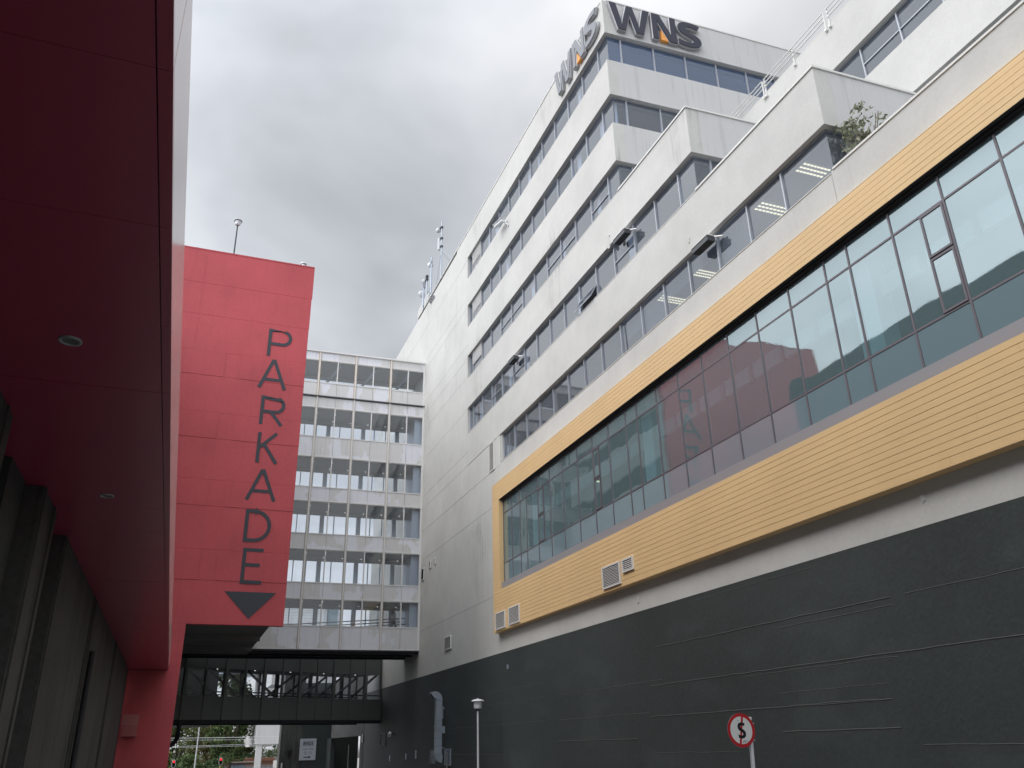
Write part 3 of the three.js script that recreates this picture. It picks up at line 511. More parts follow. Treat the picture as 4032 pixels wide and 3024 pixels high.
// ---------------------------------------------------------------- glazed link bridge, six storeys
const b1 = thing('link_bridge', 'six storey glazed link bridge with pale panels between the red tower and the white block', 'bridge', [14, 0, -52.9], undefined, -Math.atan(0.038), true);
const LV = [[26.46, 24.77], [22.93, 20.82], [19.41, 17.32], [16.38, 14.24], [13.26, 11.15], [10.16, 8.53]];  // head, sill
{
  const top = 27.06, bot = 7.18, DZ = -3.3, DS = -3.9, post = [0, -2.48, -4.96, -7.48, -9.98, -12.5, -14.2], q = mulberry(19);
  part('roof', [bx(-15, 0, 26.5, 26.95, DZ, -0.05)], M.concSlab, b1);
  part('gutter', [bx(-14.2, 0, 27.06, 27.16, -0.2, 0.09)], M.aluWhite, b1);
  const f0 = [[top, LV[0][0]], ...LV.slice(0, 5).map((l, i) => [l[1], LV[i + 1][0]]), [LV[5][1], bot]];
  f0.forEach(([a, b], i) => {
    for (let j = 0; j < post.length - 1; j++) {
      const xa = post[j + 1] + 0.06, xb = post[j] - 0.06, xm = (xa + xb) / 2;
      const ys = i === 1 ? [[a, 23.77], [23.70, b]] : [[a, b]];
      for (const [ya, yb] of ys) for (const [p, r] of i === 0 ? [[xa, xb]] : [[xa, xm - 0.012], [xm + 0.012, xb]]) {
        const d = (q() - 0.5) * 0.012;
        part('spandrel_panel', [bx(p, r, yb + 0.035, ya - 0.035, -0.06, -0.02 + d)], M.panel, b1);
      }
    }
    part('panel_back', [bx(-14.2, -0.02, b + 0.01, a - 0.01, -0.14, -0.062)], M.aluStain, b1);
    part('rail', [bx(-14.2, 0, a - 0.035, a + 0.03, -0.1, 0.012), bx(-14.2, 0, b - 0.03, b + 0.035, -0.1, 0.012)], M.aluWhite, b1);
  });
  part('drip_ledge', [bx(-14.2, 0.01, 23.70, 23.77, -0.06, 0.10)], M.aluDark, b1);
  const rust = std({ color: rgb(0.55, 0.42, 0.29), roughness: 0.7 });
  for (let j = 1; j < post.length; j++) for (const [ya, yb] of [[23.77, top], [bot, 23.70]]) {
    const p = post[j], m = part('post', [bx(p - 0.042, p + 0.042, ya, yb, -0.08, 0.05)], M.aluWhite, b1);
    part('cover_strip', [bx(p - 0.085, p - 0.045, ya, yb, -0.08, 0.012), bx(p + 0.045, p + 0.085, ya, yb, -0.08, 0.012)], ya > 23 ? rust : M.aluStain, m);
  }
  part('end_post', [bx(-0.13, -0.005, bot, top, -0.1, 0.03)], M.aluWhite, b1);
  LV.forEach(([h, s], i) => {
    for (let j = 0; j < post.length - 1; j++) {
      const xa = post[j + 1] + 0.085, xb = post[j] - 0.085, xm = (xa + xb) / 2;
      const w = part('window', [bx(xm - 0.035, xm + 0.035, s + 0.03, h - 0.03, -0.1, 0.0), bx(xa, xb, h - 0.075, h - 0.03, -0.12, -0.03)], M.aluWhite, b1);
      for (const [p, r] of [[xa, xm - 0.035], [xm + 0.035, xb]]) { const t = (q() - 0.5) * 0.02; part('pane', quadGeo([[[p, s + 0.03, -0.07 + t * 0.5], [r, s + 0.03, -0.07], [r, h - 0.03, -0.07 - t], [p, h - 0.03, -0.07 - t * 0.4]]]), M.linkGlass, w); }
    }
    // floor, ceiling, rear wall with its own posts and handrail
    const lo = i < 5 ? LV[i + 1][0] : bot;
    part('floor_slab', [bx(-15, -0.02, lo + 0.06, s - 0.36, DZ + 0.1, -0.15)], M.concSlab, b1);
    part('ceiling', [bx(-15, -0.02, h + 0.02, h + 0.05, DZ + 0.1, -0.15), bx(-15, -0.02, h - 0.14, h + 0.02, DZ + 0.12, DZ + 0.5)], M.ceil, b1);
    if (i > 0) {
      const r = [];
      for (let j = 0; j < 6; j++) { const p = post[j] - 1.3; r.push(bx(p - 0.14, p + 0.14, s - 0.3, h, DZ, DZ + 0.25)); for (const d of [0.83, 1.66]) r.push(bx(p - d - 0.03, p - d + 0.03, s - 0.3, h, DZ, DZ + 0.1)); }
      r.push(bx(-0.6, 0, s - 0.3, h, DZ, -0.4));
      part('rear_post', r, M.galv, b1);
      if (i < 5) part('handrail', [bx(-14.5, -0.1, s + 0.42, s + 0.5, DZ + 0.12, DZ + 0.2)], M.aluDark, b1);
      part('rear_pane', quadGeo([[[-14.5, s - 0.3, DZ + 0.05], [0, s - 0.3, DZ + 0.05], [0, h, DZ + 0.05], [-14.5, h, DZ + 0.05]]]), M.linkGlass, b1);
      const g = []; for (let j = 0; j < 11; j++) for (const z of [-1.2, -2.6]) g.push(lathe([[0, -0.012], [0.028, -0.012], [0.03, 0.01]], [-1.05 - j * 1.25, h + 0.012, z], 10));
      part('ceiling_lamp', g, M.dot, b1);
    } else {
      part('rear_post', [bx(-15, 0, s - 0.3, h - 0.9, DZ, DZ + 0.2), ...[1, 3.5, 6, 8.5, 11].map(x => bar([-x, h - 0.1, -0.4], [-x - 1.4, s + 0.1, DZ + 0.3], 0.14))], M.galv, b1);
      part('rear_pane', quadGeo([[[-14.5, h - 0.9, DZ + 0.05], [0, h - 0.9, DZ + 0.05], [0, h, DZ + 0.05], [-14.5, h, DZ + 0.05]]]), M.linkGlass, b1);
    }
    part('rear_spandrel', [bx(-15, 0, lo, s - 0.3, DZ - 0.1, DZ)], M.panel, b1);
  });
  part('rear_parapet', [bx(-15, 0, 26.46, 27.0, DZ - 0.1, DZ)], M.panel, b1);
  part('soffit', [bx(-15, -0.02, 7.06, 7.18, DS, -0.02), bx(-15, -0.02, 6.95, 7.06, -0.5, -0.25), bx(-15, -0.02, 6.95, 7.06, -2.1, -1.85), bx(-15, -0.02, 6.95, 7.06, DS, DS + 0.25)], M.blackSteel, b1);
  const rp = [[-13.5, 7.3], [-1.1, 8.36]];
  const ramp = quadGeo([[[-13.5, 7.35, -2.6], [-0.5, 8.36, -2.6], [-0.5, 8.36, -1.0], [-13.5, 7.35, -1.0]].reverse(), [[-13.5, 7.2, -1.0], [-0.5, 8.2, -1.0], [-0.5, 8.36, -1.0], [-13.5, 7.35, -1.0]]]);
  part('ramp', ramp, M.concSlab, b1);
  part('ramp_rail', [bar([-13, 8.35, -1.0], [-0.7, 9.25, -1.0], 0.06), bar([-13, 7.98, -1.0], [-0.7, 8.88, -1.0], 0.06), bar([-13, 8.35, -2.6], [-0.7, 9.25, -2.6], 0.06), bar([-2.2, 8.2, -1.0], [-2.2, 9.85, -1.0], 0.07)], M.aluDark, b1);
}

// ---------------------------------------------------------------- lower dark footbridge, oblique, with crossed bracing
const b2 = thing('footbridge', 'lower dark grey enclosed footbridge with diagonal braces crossing under the link bridge', 'bridge', [14, 0, -63.4], undefined, Math.atan(0.425), true);
{
  const L = -15.6, s = 4.75, h = 6.5, top = 7.62, bot = 3.42, DZ = -3.2, q = mulberry(41), P = [];
  for (let i = 0; i <= 12; i++) P.push(-0.05 - i * 1.335);
  for (let i = 0; i < 12; i++) {
    const a = P[i + 1] + 0.03, b = P[i] - 0.03;
    part('panel', [bx(a, b, h, top, -0.08, (q() - 0.5) * 0.01)], M.greySteel, b2); part('panel', [bx(a, b, bot, s, -0.08, (q() - 0.5) * 0.01)], M.greySteel, b2);
    const w = part('window', [bx(a, b, s, s + 0.05, -0.08, 0.02), bx(a, b, h - 0.05, h, -0.08, 0.02), bx(a, a + 0.03, s + 0.05, h - 0.05, -0.08, 0.02)], M.greySteel, b2);
    part('pane', quadGeo([[[a, s + 0.05, -0.04], [b, s + 0.05, -0.04], [b, h - 0.05, -0.04], [a, h - 0.05, -0.04]]]), M.linkGlass, w);
    part('post', [bx(P[i] - (i % 2 ? 0.10 : 0.05), P[i] + (i % 2 ? 0.10 : 0.05), bot, top, -0.12, i % 2 ? 0.1 : 0.06)], M.greySteel, b2);
  }
  for (let i = 0; i < 6; i++) for (const z of [-0.35, DZ + 0.3]) { const x0 = P[i * 2], x1 = P[i * 2 + 2], up = i < 3; part('brace', bar([x0 - 0.15, up ? h : s, z], [x1 + 0.15, up ? s : h, z], 0.13), M.blackSteel, b2); }
  part('rear_post', [...P.map((p, i) => bx(p - (i % 2 ? 0.14 : 0.04), p + (i % 2 ? 0.14 : 0.04), s, h, DZ, DZ + 0.12)), bx(L, 0, s + 0.28, s + 0.36, DZ + 0.15, DZ + 0.2), bx(L, 0, s + 0.28, s + 0.36, -0.25, -0.2)], M.blackSteel, b2);
  part('rear_panel', [bx(L, 0, bot, s, DZ - 0.08, DZ), bx(L, 0, h, top, DZ - 0.08, DZ)], M.greySteel, b2);
  part('floor_slab', [bx(L, 0, bot, bot + 0.5, DZ, -0.09)], M.concSlab, b2);
  part('ceiling', [bx(L, 0, h + 0.05, h + 0.15, DZ, -0.09)], M.concSlab, b2);
  part('roof', [bx(L, 0, top - 0.05, top + 0.04, DZ - 0.15, 0.05)], M.greySteel, b2);
  part('bottom_beam', [bx(L, 0, bot - 0.22, bot - 0.004, -0.3, 0.03), bx(L, 0, bot - 0.22, bot - 0.004, DZ, DZ + 0.3), bx(L, 0, bot - 0.06, bot - 0.004, DZ + 0.3, -0.3)], M.blackSteel, b2);
  const g = []; for (let i = 1; i < 12; i += 2) g.push(lathe([[0, -0.012], [0.04, -0.012], [0.045, 0.01]], [P[i], h + 0.045, -1.4], 10)); part('ceiling_lamp', g, M.dot, b2);
}
const dp = thing('drain_pipe', 'black drain pipe curving down from the left end of the dark footbridge', 'pipe', [0.4, 2, -56.9]);
part('pipe', tube([[0.42, 3.3, -56.9], [0.42, 2.7, -56.9], [0.40, 2.4, -56.9], [0.25, 2.12, -56.9], [0.0, 2.0, -56.9], [-0.5, 1.95, -56.9]], 0.13), M.blackSteel, dp);
part('collar', [rod([0.42, 3.2, -56.9], [0.42, 3.05, -56.9], 0.16), rod([0.415, 2.62, -56.9], [0.415, 2.5, -56.9], 0.155)], M.blackSteel, dp);

// ---------------------------------------------------------------- company lettering on the roof band
const font = await new FontLoader().loadAsync('fonts/droid/droid_sans_bold.typeface.json');
function fitLetter(ch, w, h, depth, grow) {             // letter filling w x h from its lower left corner
  const shapes = font.generateShapes(ch, 1), g0 = new THREE.ShapeGeometry(shapes); g0.computeBoundingBox(); const b = g0.boundingBox;
  const sx = w / (b.max.x - b.min.x), sy = h / (b.max.y - b.min.y);
  const sc = shapes.map(s => { const e = s.extractPoints(8), f = p => new THREE.Vector2((p.x - b.min.x) * sx, (p.y - b.min.y) * sy), r = new THREE.Shape(e.shape.map(f)); r.holes = e.holes.map(hh => new THREE.Path(hh.map(f))); return r; });
  return new THREE.ExtrudeGeometry(sc, { depth: depth, bevelEnabled: true, bevelSize: grow, bevelThickness: 0.015, bevelSegments: 2 });
}
function companySign(label, pos, turn, face, letters) {
  const t = thing('roof_sign', label, 'sign', pos, 'raised three letter company signs on the roof band', turn, true);
  for (const [ch, x, w] of letters) {
    const m = part('letter', fitLetter(ch, w, 1.5, 0.12, 0.035).translate(x, 0, 0.03), M.silver, t);
    part('letter_face', fitLetter(ch, w, 1.5, 0.02, 0.0).translate(x, 0, 0.166), face, m);
    if (ch === 'N') part('accent', new THREE.ExtrudeGeometry(new THREE.Shape([[x + w * 0.33, 0.0], [x + w * 0.63, 0.0], [x + w * 0.36, 0.6]].map(p => new THREE.Vector2(...p))), { depth: 0.15, bevelEnabled: false }).translate(0, 0, 0.03), M.orange, m);
  }
}
const WNSx = [['W', 0, 1.98], ['N', 2.1, 1.2], ['S', 3.40, 1.18]];
companySign('navy raised letters on the end face of the tower under the roof edge', [14.24, 30.42, TZ + 0.012], -Math.atan(0.038), M.navy, WNSx);
companySign('grey raised letters on the long street face of the tower near its corner', [14, 30.56, -28.5], -Math.PI / 2, std({ color: rgb(0.22, 0.23, 0.25), roughness: 0.35, metalness: 0.3 }), [['W', 0, 1.95], ['N', 2.1, 1.18], ['S', 3.36, 1.2]]);

// ---------------------------------------------------------------- railing on the wing roof
const rl = thing('roof_railing', 'white three rail railing along the parapet of the rear wing', 'railing', [19, 25.2, -10]);
const posts = [-23.2, -21.85, -20.1, -19.97, -18.25, -16.5, -16.3, -14.6, -12.9, -12.7, -11, -9.3, -9.1, -7.4, -5.6];
for (const z of posts) { part('post', [bx(18.94, 18.99, 24.95, 25.78, z - 0.025, z + 0.025), bx(18.9, 19.0, 24.9, 25.0, z - 0.05, z + 0.05)], M.cap, rl); }
for (const [a, b] of [[-23.25, -20.1], [-19.97, -16.5], [-16.3, -12.9], [-12.7, -9.3], [-9.1, -5.6]]) for (const y of [25.36, 25.55, 25.75]) part('rail', rod([18.92, y, a], [18.92, y, b], 0.024), M.cap, rl);

// ---------------------------------------------------------------- small fittings on the facade
function floodlight(z0, z1, y, label) {
  const t = thing('floodlight', label, 'floodlight', [13.8, y, (z0 + z1) / 2], 'long floodlights hung under window heads');
  part('housing', [prism([[13.76, z0], [14.05, z0], [14.05, z1], [13.76, z1]], y, y + 0.17)], M.aluDark, t);
  part('lid', [bx(13.74, 14.05, y + 0.172, y + 0.20, z0 - 0.02, z1 + 0.02)], M.aluWhite, t);
  part('glass', [bx(13.79, 14.02, y - 0.012, y - 0.002, z0 + 0.04, z1 - 0.04)], M.blackSteel, t);
  part('bracket', [bar([14.0, y + 0.12, z1 + 0.05], [14.12, y + 0.02, z1 + 0.3], 0.05)], M.aluWhite, t);
}
floodlight(-23.95, -23.05, 19.36, 'long floodlight hung under the fourth window band near a missing patch of plaster');
floodlight(-19.0, -18.1, 15.92, 'long floodlight hung over the lowest office windows beside drawn blinds');
floodlight(-35.6, -34.8, 19.36, 'small floodlight on the fourth window band toward the far end');
{ const q = mulberry(61); for (const [y, z, s] of [[19.72, -24.2, 0.16], [19.95, -24.75, 0.22], [20.25, -24.7, 0.14], [16.75, -19.4, 0.1], [19.75, -35.9, 0.12], [23.4, -30.1, 0.1], [5.9, -24.7, 0.1], [6.1, -12.5, 0.08]]) { const pts = Array.from({ length: 11 }, (_, i) => { const a = i / 11 * 6.283, rr = s * (0.3 + 0.5 * q()); return new THREE.Vector2(rr * Math.cos(a), 1.5 * rr * Math.sin(a)); }); part('plaster_patch', new THREE.ExtrudeGeometry(new THREE.Shape(pts), { depth: 0.01, bevelEnabled: true, bevelSize: 0.02, bevelThickness: 0.015, bevelSegments: 2 }).rotateY(-Math.PI / 2).translate(14.0, y, z), M.white, ob); } }
const cc = thing('security_camera', 'white bullet camera on a bracket against the topmost window band', 'camera', [13.9, 28.4, -36.2]);
part('bracket', [rod([14.0, 27.95, -35.7], [13.75, 28.25, -35.9], 0.04), rod([14, 27.95, -35.7], [13.95, 27.95, -35.7], 0.09)], M.galvWhite, cc);
part('body', rod([13.72, 28.25, -35.75], [13.62, 28.42, -36.75], 0.12), M.galvWhite, cc);
part('shade', [bar([13.72, 28.40, -35.7], [13.6, 28.57, -36.85], 0.27, 0.03)], M.cap, cc);
part('lens', rod([13.62, 28.42, -36.75], [13.617, 28.427, -36.79], 0.09), M.dark0, cc);
const lbx = thing('bulkhead_lamp', 'slim batten lamp fixed on the white wall below the roof antennas', 'lamp', [13.9, 31.56, -51.2]);
part('batten', [bx(13.9, 13.98, 31.5, 31.62, -51.75, -50.6)], M.galvWhite, lbx); part('diffuser', [bx(13.87, 13.9, 31.52, 31.6, -51.7, -50.65)], M.aluDark, lbx);
part('bracket', [bx(13.9, 14, 31.45, 31.5, -51.7, -51.6), bx(13.9, 14, 31.45, 31.5, -50.75, -50.65)], M.galv, lbx);
const sc2 = thing('spot_lamp', 'small white spot lamp on the dark base wall near the far vent', 'lamp', [13.9, 2.42, -59.4]);
part('arm', rod([14, 2.5, -59.6], [13.85, 2.46, -59.5], 0.04), M.galvWhite, sc2); part('head', rod([13.86, 2.5, -59.5], [13.74, 2.34, -59.3], 0.10, 0.14), M.galvWhite, sc2);

// roof antennas
function mast(label, at, h, r = 0.05) { const t = thing('antenna_mast', label, 'antenna', at, 'antennas at the far end of the white roof'); part('pole', rod(at, [at[0], at[1] + h, at[2]], r), M.galv, t); return t; }
const dish = (c, dir, r, d) => { const g = new THREE.LatheGeometry(Array.from({ length: 9 }, (_, i) => new THREE.Vector2(r * i / 8, d * (i / 8) ** 2)), 28); const q = new THREE.Quaternion().setFromUnitVectors(new THREE.Vector3(0, 1, 0), new THREE.Vector3(...dir).normalize()); return g.applyQuaternion(q).translate(...c); };
{
  let t = mast('leftmost antenna with white tube aerial and a round dish behind', [13.96, 32.05, -53.85], 2.35, 0.06);
  part('dish', dish([14.0, 33.65, -54.2], [-0.3, 0.05, -1], 0.32, 0.13), M.galvWhite, t); part('clamp', [bx(13.9, 14.1, 34.0, 34.12, -54.2, -53.75), bx(13.9, 14.05, 32.35, 32.42, -53.95, -53.75)], M.galv, t);
  t = mast('antenna with a white dish turned sideways at its top', [14.0, 32.25, -53.05], 2.4);
  part('dish', dish([14.0, 34.3, -53.5], [-0.5, 0.1, -1], 0.28, 0.12), M.galvWhite, t); part('arm', [rod([14, 34.25, -53.05], [14, 34.3, -53.7], 0.04), rod([14, 33.3, -53.05], [14.2, 33.0, -52.4], 0.03), rod([14, 33.0, -53.05], [14.2, 33.4, -52.5], 0.03)], M.galv, t); part('clamp', [bx(13.9, 14.1, 34.45, 34.6, -53.15, -52.9), bx(13.9, 14.1, 34.2, 34.35, -53.3, -52.9)], M.aluDark, t);
  t = mast('antenna pole with one rounded drum dish on its left', [14.0, 32.1, -51.8], 3.4, 0.06);
  part('dish', dish([14.0, 35.05, -52.0], [0.2, 0, -1], 0.24, 0.17), M.galvWhite, t); part('clamp', [bx(13.92, 14.08, 35.0, 35.2, -52.05, -51.7), bx(13.92, 14.1, 32.3, 32.4, -51.9, -51.7)], M.galv, t);
  t = mast('tallest guyed antenna with a drum on top and flat panel below', [14.05, 32.1, -49.3], 5.0, 0.045);
  part('drum', rod([14.0, 36.6, -49.5], [13.93, 36.62, -49.85], 0.19, 0.19, 24), M.galvWhite, t); part('panel_aerial', [bx(13.85, 14.0, 34.75, 35.75, -49.62, -49.4)], M.galvWhite, t);
  part('guy_wire', [rod([14.05, 34.6, -49.3], [14.3, 32.2, -46.6], 0.014), rod([14.05, 34.6, -49.3], [14.3, 32.2, -51.8], 0.014), rod([14.05, 34.6, -49.3], [16, 32.2, -49.3], 0.014)], M.galv, t); part('clamp', [bx(13.95, 14.15, 34.9, 35.0, -49.5, -49.2), bx(13.95, 14.15, 35.6, 35.7, -49.5, -49.2), bx(13.95, 14.15, 36.55, 36.65, -49.6, -49.2)], M.aluDark, t);
}

// ---------------------------------------------------------------- post top lamps
function postLamp(label, at, hp, scale, pm, group) {
  const t = thing('post_lamp', label, 'lamp', at, group), [x, y, z] = at, Y = y + hp;
  part('pole', rod([x, y, z], [x, Y, z], 0.055 * scale, 0.045 * scale), pm, t);
  part('spigot', lathe([[0, 0], [0.05, 0], [0.05, 0.1], [0, 0.1]].map(p => p.map(v => v * scale)), [x, Y, z]), M.blackSteel, t);
  part('lantern', lathe([[0, 0.1], [0.16, 0.1], [0.19, 0.14], [0.20, 0.42], [0.21, 0.44]].map(p => p.map(v => v * scale)), [x, Y, z]), M.galvWhite, t);
  part('cap', lathe([[0.30, 0.43], [0.31, 0.45], [0.24, 0.50], [0.1, 0.535], [0.03, 0.54], [0.03, 0.57], [0, 0.575]].map(p => p.map(v => v * scale)), [x, Y, z]), M.galvWhite, t);
  return t;
}
postLamp('grey post top lamp standing in front of the dark base wall', [12.85, 0, -38], 3.02, 0.95, M.galvWhite);
postLamp('pale post top lamp on a dark pole on the red tower roof', [-0.01, 24.1, -38.5], 2.45, 0.72, M.ink, 'lamps on the parking roofs');
const vc = thing('vent_cowl', 'small white vent cowl at the right end of the red tower roof', 'vent', [3.5, 24.2, -38.5]);
part('stack', lathe([[0.11, -0.1], [0.11, 0.72], [0.09, 0.73]], [3.48, 24.2, -38.5]), M.galvWhite, vc); part('cap', lathe([[0.16, 0.74], [0.17, 0.8], [0.05, 0.88], [0, 0.88]], [3.48, 24.2, -38.5]), M.galvWhite, vc);
for (const [z, l] of [[-53, 'post top lamp on the parking deck roof behind the tower'], [-61, 'post top lamp at the far side of the parking deck roof']]) postLamp(l, [-2.5, 26, z], 7.0, 1.1, M.ink, 'lamps on the parking roofs');

// ---------------------------------------------------------------- galvanised duct
const du = thing('exhaust_duct', 'galvanised exhaust duct rising up the dark wall and turning over at the top', 'duct', [13.7, 0, -47.5]);
{
  const xa = 13.50, xb = 13.84, za = -47.05, zb = -47.42;
  const secs = [[1.24, 1.62], [1.62, 2.02], [2.02, 2.35], [2.35, 2.58], [2.62, 2.9], [2.9, 3.25], [3.25, 3.6], [3.6, 3.96]];
  for (const [a, b] of secs) part('section', [bx(xa + (a * 7 % 1) * 0.006, xb, a + 0.005, b - 0.005, zb, za)], M.galv, du);
  for (const y of [1.22, 2.60, 3.98]) part('flange', [bx(xa - 0.025, xb + 0.025, y - 0.018, y + 0.018, zb - 0.025, za + 0.025)], M.galv, du);
  const bend = (cx, cy, r0, r1, a0, a1) => { const f = [], n = 10, p = (r, a, z) => [cx + r * Math.cos(a), cy + r * Math.sin(a), z]; for (let i = 0; i < n; i++) { const A = mix(a0, a1, i / n), B = mix(a0, a1, (i + 1) / n);
    f.push([p(r0, A, za), p(r1, A, za), p(r1, B, za), p(r0, B, za)], [p(r1, A, zb), p(r0, A, zb), p(r0, B, zb), p(r1, B, zb)], [p(r1, A, za), p(r1, A, zb), p(r1, B, zb), p(r1, B, za)], [p(r0, A, zb), p(r0, A, za), p(r0, B, za), p(r0, B, zb)]); } return quadGeo(f); };
  part('top_bend', bend(13.44, 4.0, 0.06, 0.40, 0, 2.25), M.galv, du);
  part('outlet_rim', [bar([13.405, 4.045, za], [13.185, 4.315, za], 0.03), bar([13.405, 4.045, zb], [13.185, 4.315, zb], 0.03)], M.galv, du);
  part('foot_bend', bend(13.92, 1.2, 0.08, 0.42, Math.PI, Math.PI * 1.45), M.galv, du);
  part('bracket', [bar([13.55, 2.55, za + 0.02], [13.84, 2.3, za + 0.02], 0.02), bx(13.82, 14, 2.25, 2.6, za - 0.02, za + 0.01), bx(13.82, 14, 3.5, 3.54, za - 0.1, za - 0.06), bx(13.82, 14, 1.5, 1.54, za - 0.1, za - 0.06)], M.galv, du);
}

// ---------------------------------------------------------------- no stopping sign
{
  const t = thing('road_sign', 'round no stopping sign with red ring on a white pole', 'sign', [10.62, 0, -14.8]);
  const R = 0.31, cx = 10.40, cy = 1.76, cz = -14.73, turn = -0.02;
  const cv = document.createElement('canvas'); cv.width = cv.height = 512; const c = cv.getContext('2d');
  c.fillStyle = '#b21f27'; c.fillRect(0, 0, 512, 512); c.fillStyle = '#d9dcda'; c.beginPath(); c.arc(256, 256, 205, 0, 7); c.fill();
  c.save(); c.translate(256, 256); c.rotate(0.24); c.fillStyle = '#b21f27'; c.fillRect(-19, -230, 38, 460); c.restore();
  c.fillStyle = '#10101c'; c.font = 'bold 320px sans-serif'; c.textAlign = 'center'; c.textBaseline = 'middle'; c.lineWidth = 5; c.strokeStyle = '#10101c'; c.fillText('S', 262, 262); c.strokeText('S', 262, 262);
  c.fillStyle = '#a9aca8'; c.beginPath(); c.ellipse(296, 424, 30, 18, 0, 0, 7); c.fill();
  c.fillStyle = '#24262c'; for (const [x, y] of [[215, 110], [306, 112], [262, 432], [344, 420]]) c.fillRect(x - 5, y - 9, 10, 18);
  const tex = new THREE.CanvasTexture(cv); tex.colorSpace = THREE.SRGBColorSpace;
  const face = new THREE.CircleGeometry(R, 48).translate(0, 0, 0.006).rotateY(turn).rotateZ(0.03).translate(cx, cy, cz);
  part('sign_face', face, std({ map: tex, roughness: 0.45 }), t);
  part('sign_plate', new THREE.CylinderGeometry(R, R, 0.008, 48).rotateX(Math.PI / 2).rotateY(turn).translate(cx, cy, cz), M.alu, t);
  part('pole', rod([10.55, 0, -14.8], [10.672, 1.95, -14.8], 0.042), M.galvWhite, t);
  part('pole_cap', rod([10.672, 1.95, -14.8], [10.675, 2.0, -14.8], 0.047), M.cap, t);
  part('clamp', [bx(10.52, 10.72, 1.86, 1.90, -14.85, -14.735), bx(10.52, 10.70, 1.56, 1.60, -14.85, -14.735)], M.galv, t);
}

// ---------------------------------------------------------------- far end of the street: passage, column, service sign
const ow = thing('passage_wall', 'dark rendered wall and passage opening at the far end of the white block', 'wall', [14, -2.6, -78]);
part('corner_post', [bx(13.98, 14.4, -2.6, 3.6, -70.2, -68.95)], M.conc, ow);
part('lintel', [bx(14.0, 14.5, 2.5, 7.5, -84, -70.2)], M.conc, ow);
part('end_wall', [bx(11.68, 17, -2.6, 7.5, -86.6, -86.2)], M.dark, ow);
part('passage_back', [bx(18, 18.2, -2.6, 7.5, -86, -69), bx(14.4, 18, 7.4, 7.6, -86, -69)], M.concLight, ow);
part('jamb', [bx(14.0, 14.4, -2.6, 2.5, -86.2, -84.0)], M.dark, ow);
part('pipe', [rod([14.3, -2, -76.5], [14.3, 1.9, -76.5], 0.05)], M.greySteel, ow);
const lad = thing('wall_ladder', 'short pale ladder bracket on the corner post by the passage', 'ladder', [13.95, 2.0, -69]);
part('rails', [bx(13.9, 13.95, 2.0, 2.6, -68.92, -68.86), bx(13.9, 13.95, 2.0, 2.6, -69.2, -69.14)], M.galvWhite, lad); part('rungs', [0, 1, 2, 3, 4].map(i => bx(13.9, 13.95, 2.02 + i * 0.13, 2.06 + i * 0.13, -69.14, -68.92)), M.galvWhite, lad);
const pc = thing('concrete_column', 'broad grey concrete column left of the service centre sign', 'column', [10.6, -2.6, -86.6]);
part('shaft', [bx(9.7, 11.67, -2.6, 9, -87.8, -86.3)], M.conc, pc); part('chute', lathe([[0.04, -0.5], [0.3, 0.12], [0.32, 0.15]], [10.5, 1.4, -86.2], 16), M.blackSteel, pc); part('white_strip', [bx(9.92, 10.05, -0.9, 0.5, -86.3, -86.26)], M.cap, pc);
{
  const t = thing('service_sign', 'white REEDS service centre board with a right arrow on the dark wall', 'sign', [12.25, 1.6, -86.1]);
  const cv = document.createElement('canvas'); cv.width = 600; cv.height = 740; const c = cv.getContext('2d');
  c.fillStyle = '#c9ced8'; c.fillRect(0, 0, 600, 740); c.strokeStyle = '#6d7480'; c.lineWidth = 7; c.beginPath(); c.moveTo(95, 55); c.lineTo(550, 55); c.lineTo(500, 265); c.lineTo(45, 265); c.closePath(); c.stroke();
  c.fillStyle = '#0c1018'; c.textAlign = 'center'; c.textBaseline = 'middle'; c.save(); c.translate(298, 166); c.transform(1, 0, -0.14, 1, 0, 0); c.scale(1.02, 1.45); c.font = '900 126px sans-serif'; c.fillText('REEDS', 0, 0); c.restore();
  c.font = 'bold 55px sans-serif'; c.fillStyle = '#2a2440'; c.save(); c.translate(300, 360); c.scale(0.98, 0.95); c.fillText('SERVICE CENTRE', 0, 0, 530); c.restore();
  c.strokeStyle = '#7a828c'; c.lineWidth = 11; c.beginPath(); c.arc(215, 490, 54, 0, 7); c.stroke(); c.beginPath(); c.moveTo(165, 478); c.lineTo(222, 480); c.lineTo(208, 500); c.lineTo(265, 502); c.stroke();
  c.beginPath(); c.moveTo(335, 462); c.lineTo(375, 462); c.lineTo(375, 446); c.lineTo(430, 446); c.lineTo(430, 462); c.lineTo(474, 462); c.lineTo(464, 492); c.lineTo(428, 492); c.lineTo(428, 508); c.lineTo(372, 508); c.lineTo(372, 492); c.lineTo(326, 492); c.closePath(); c.lineWidth = 8; c.stroke(); c.fillStyle = '#8b929c'; c.fillRect(335, 528, 135, 10);
  c.fillStyle = '#171226'; c.fillRect(150, 622, 190, 34); c.beginPath(); c.moveTo(340, 594); c.lineTo(435, 639); c.lineTo(340, 684); c.closePath(); c.fill();
  const tex = new THREE.CanvasTexture(cv); tex.colorSpace = THREE.SRGBColorSpace;
  part('board', [bx(11.5, 13.0, 0.68, 2.53, -86.16, -86.1)], M.cap, t);
  part('board_face', new THREE.PlaneGeometry(1.48, 1.83).translate(12.25, 1.605, -86.094), std({ map: tex, roughness: 0.5 }), t);
}

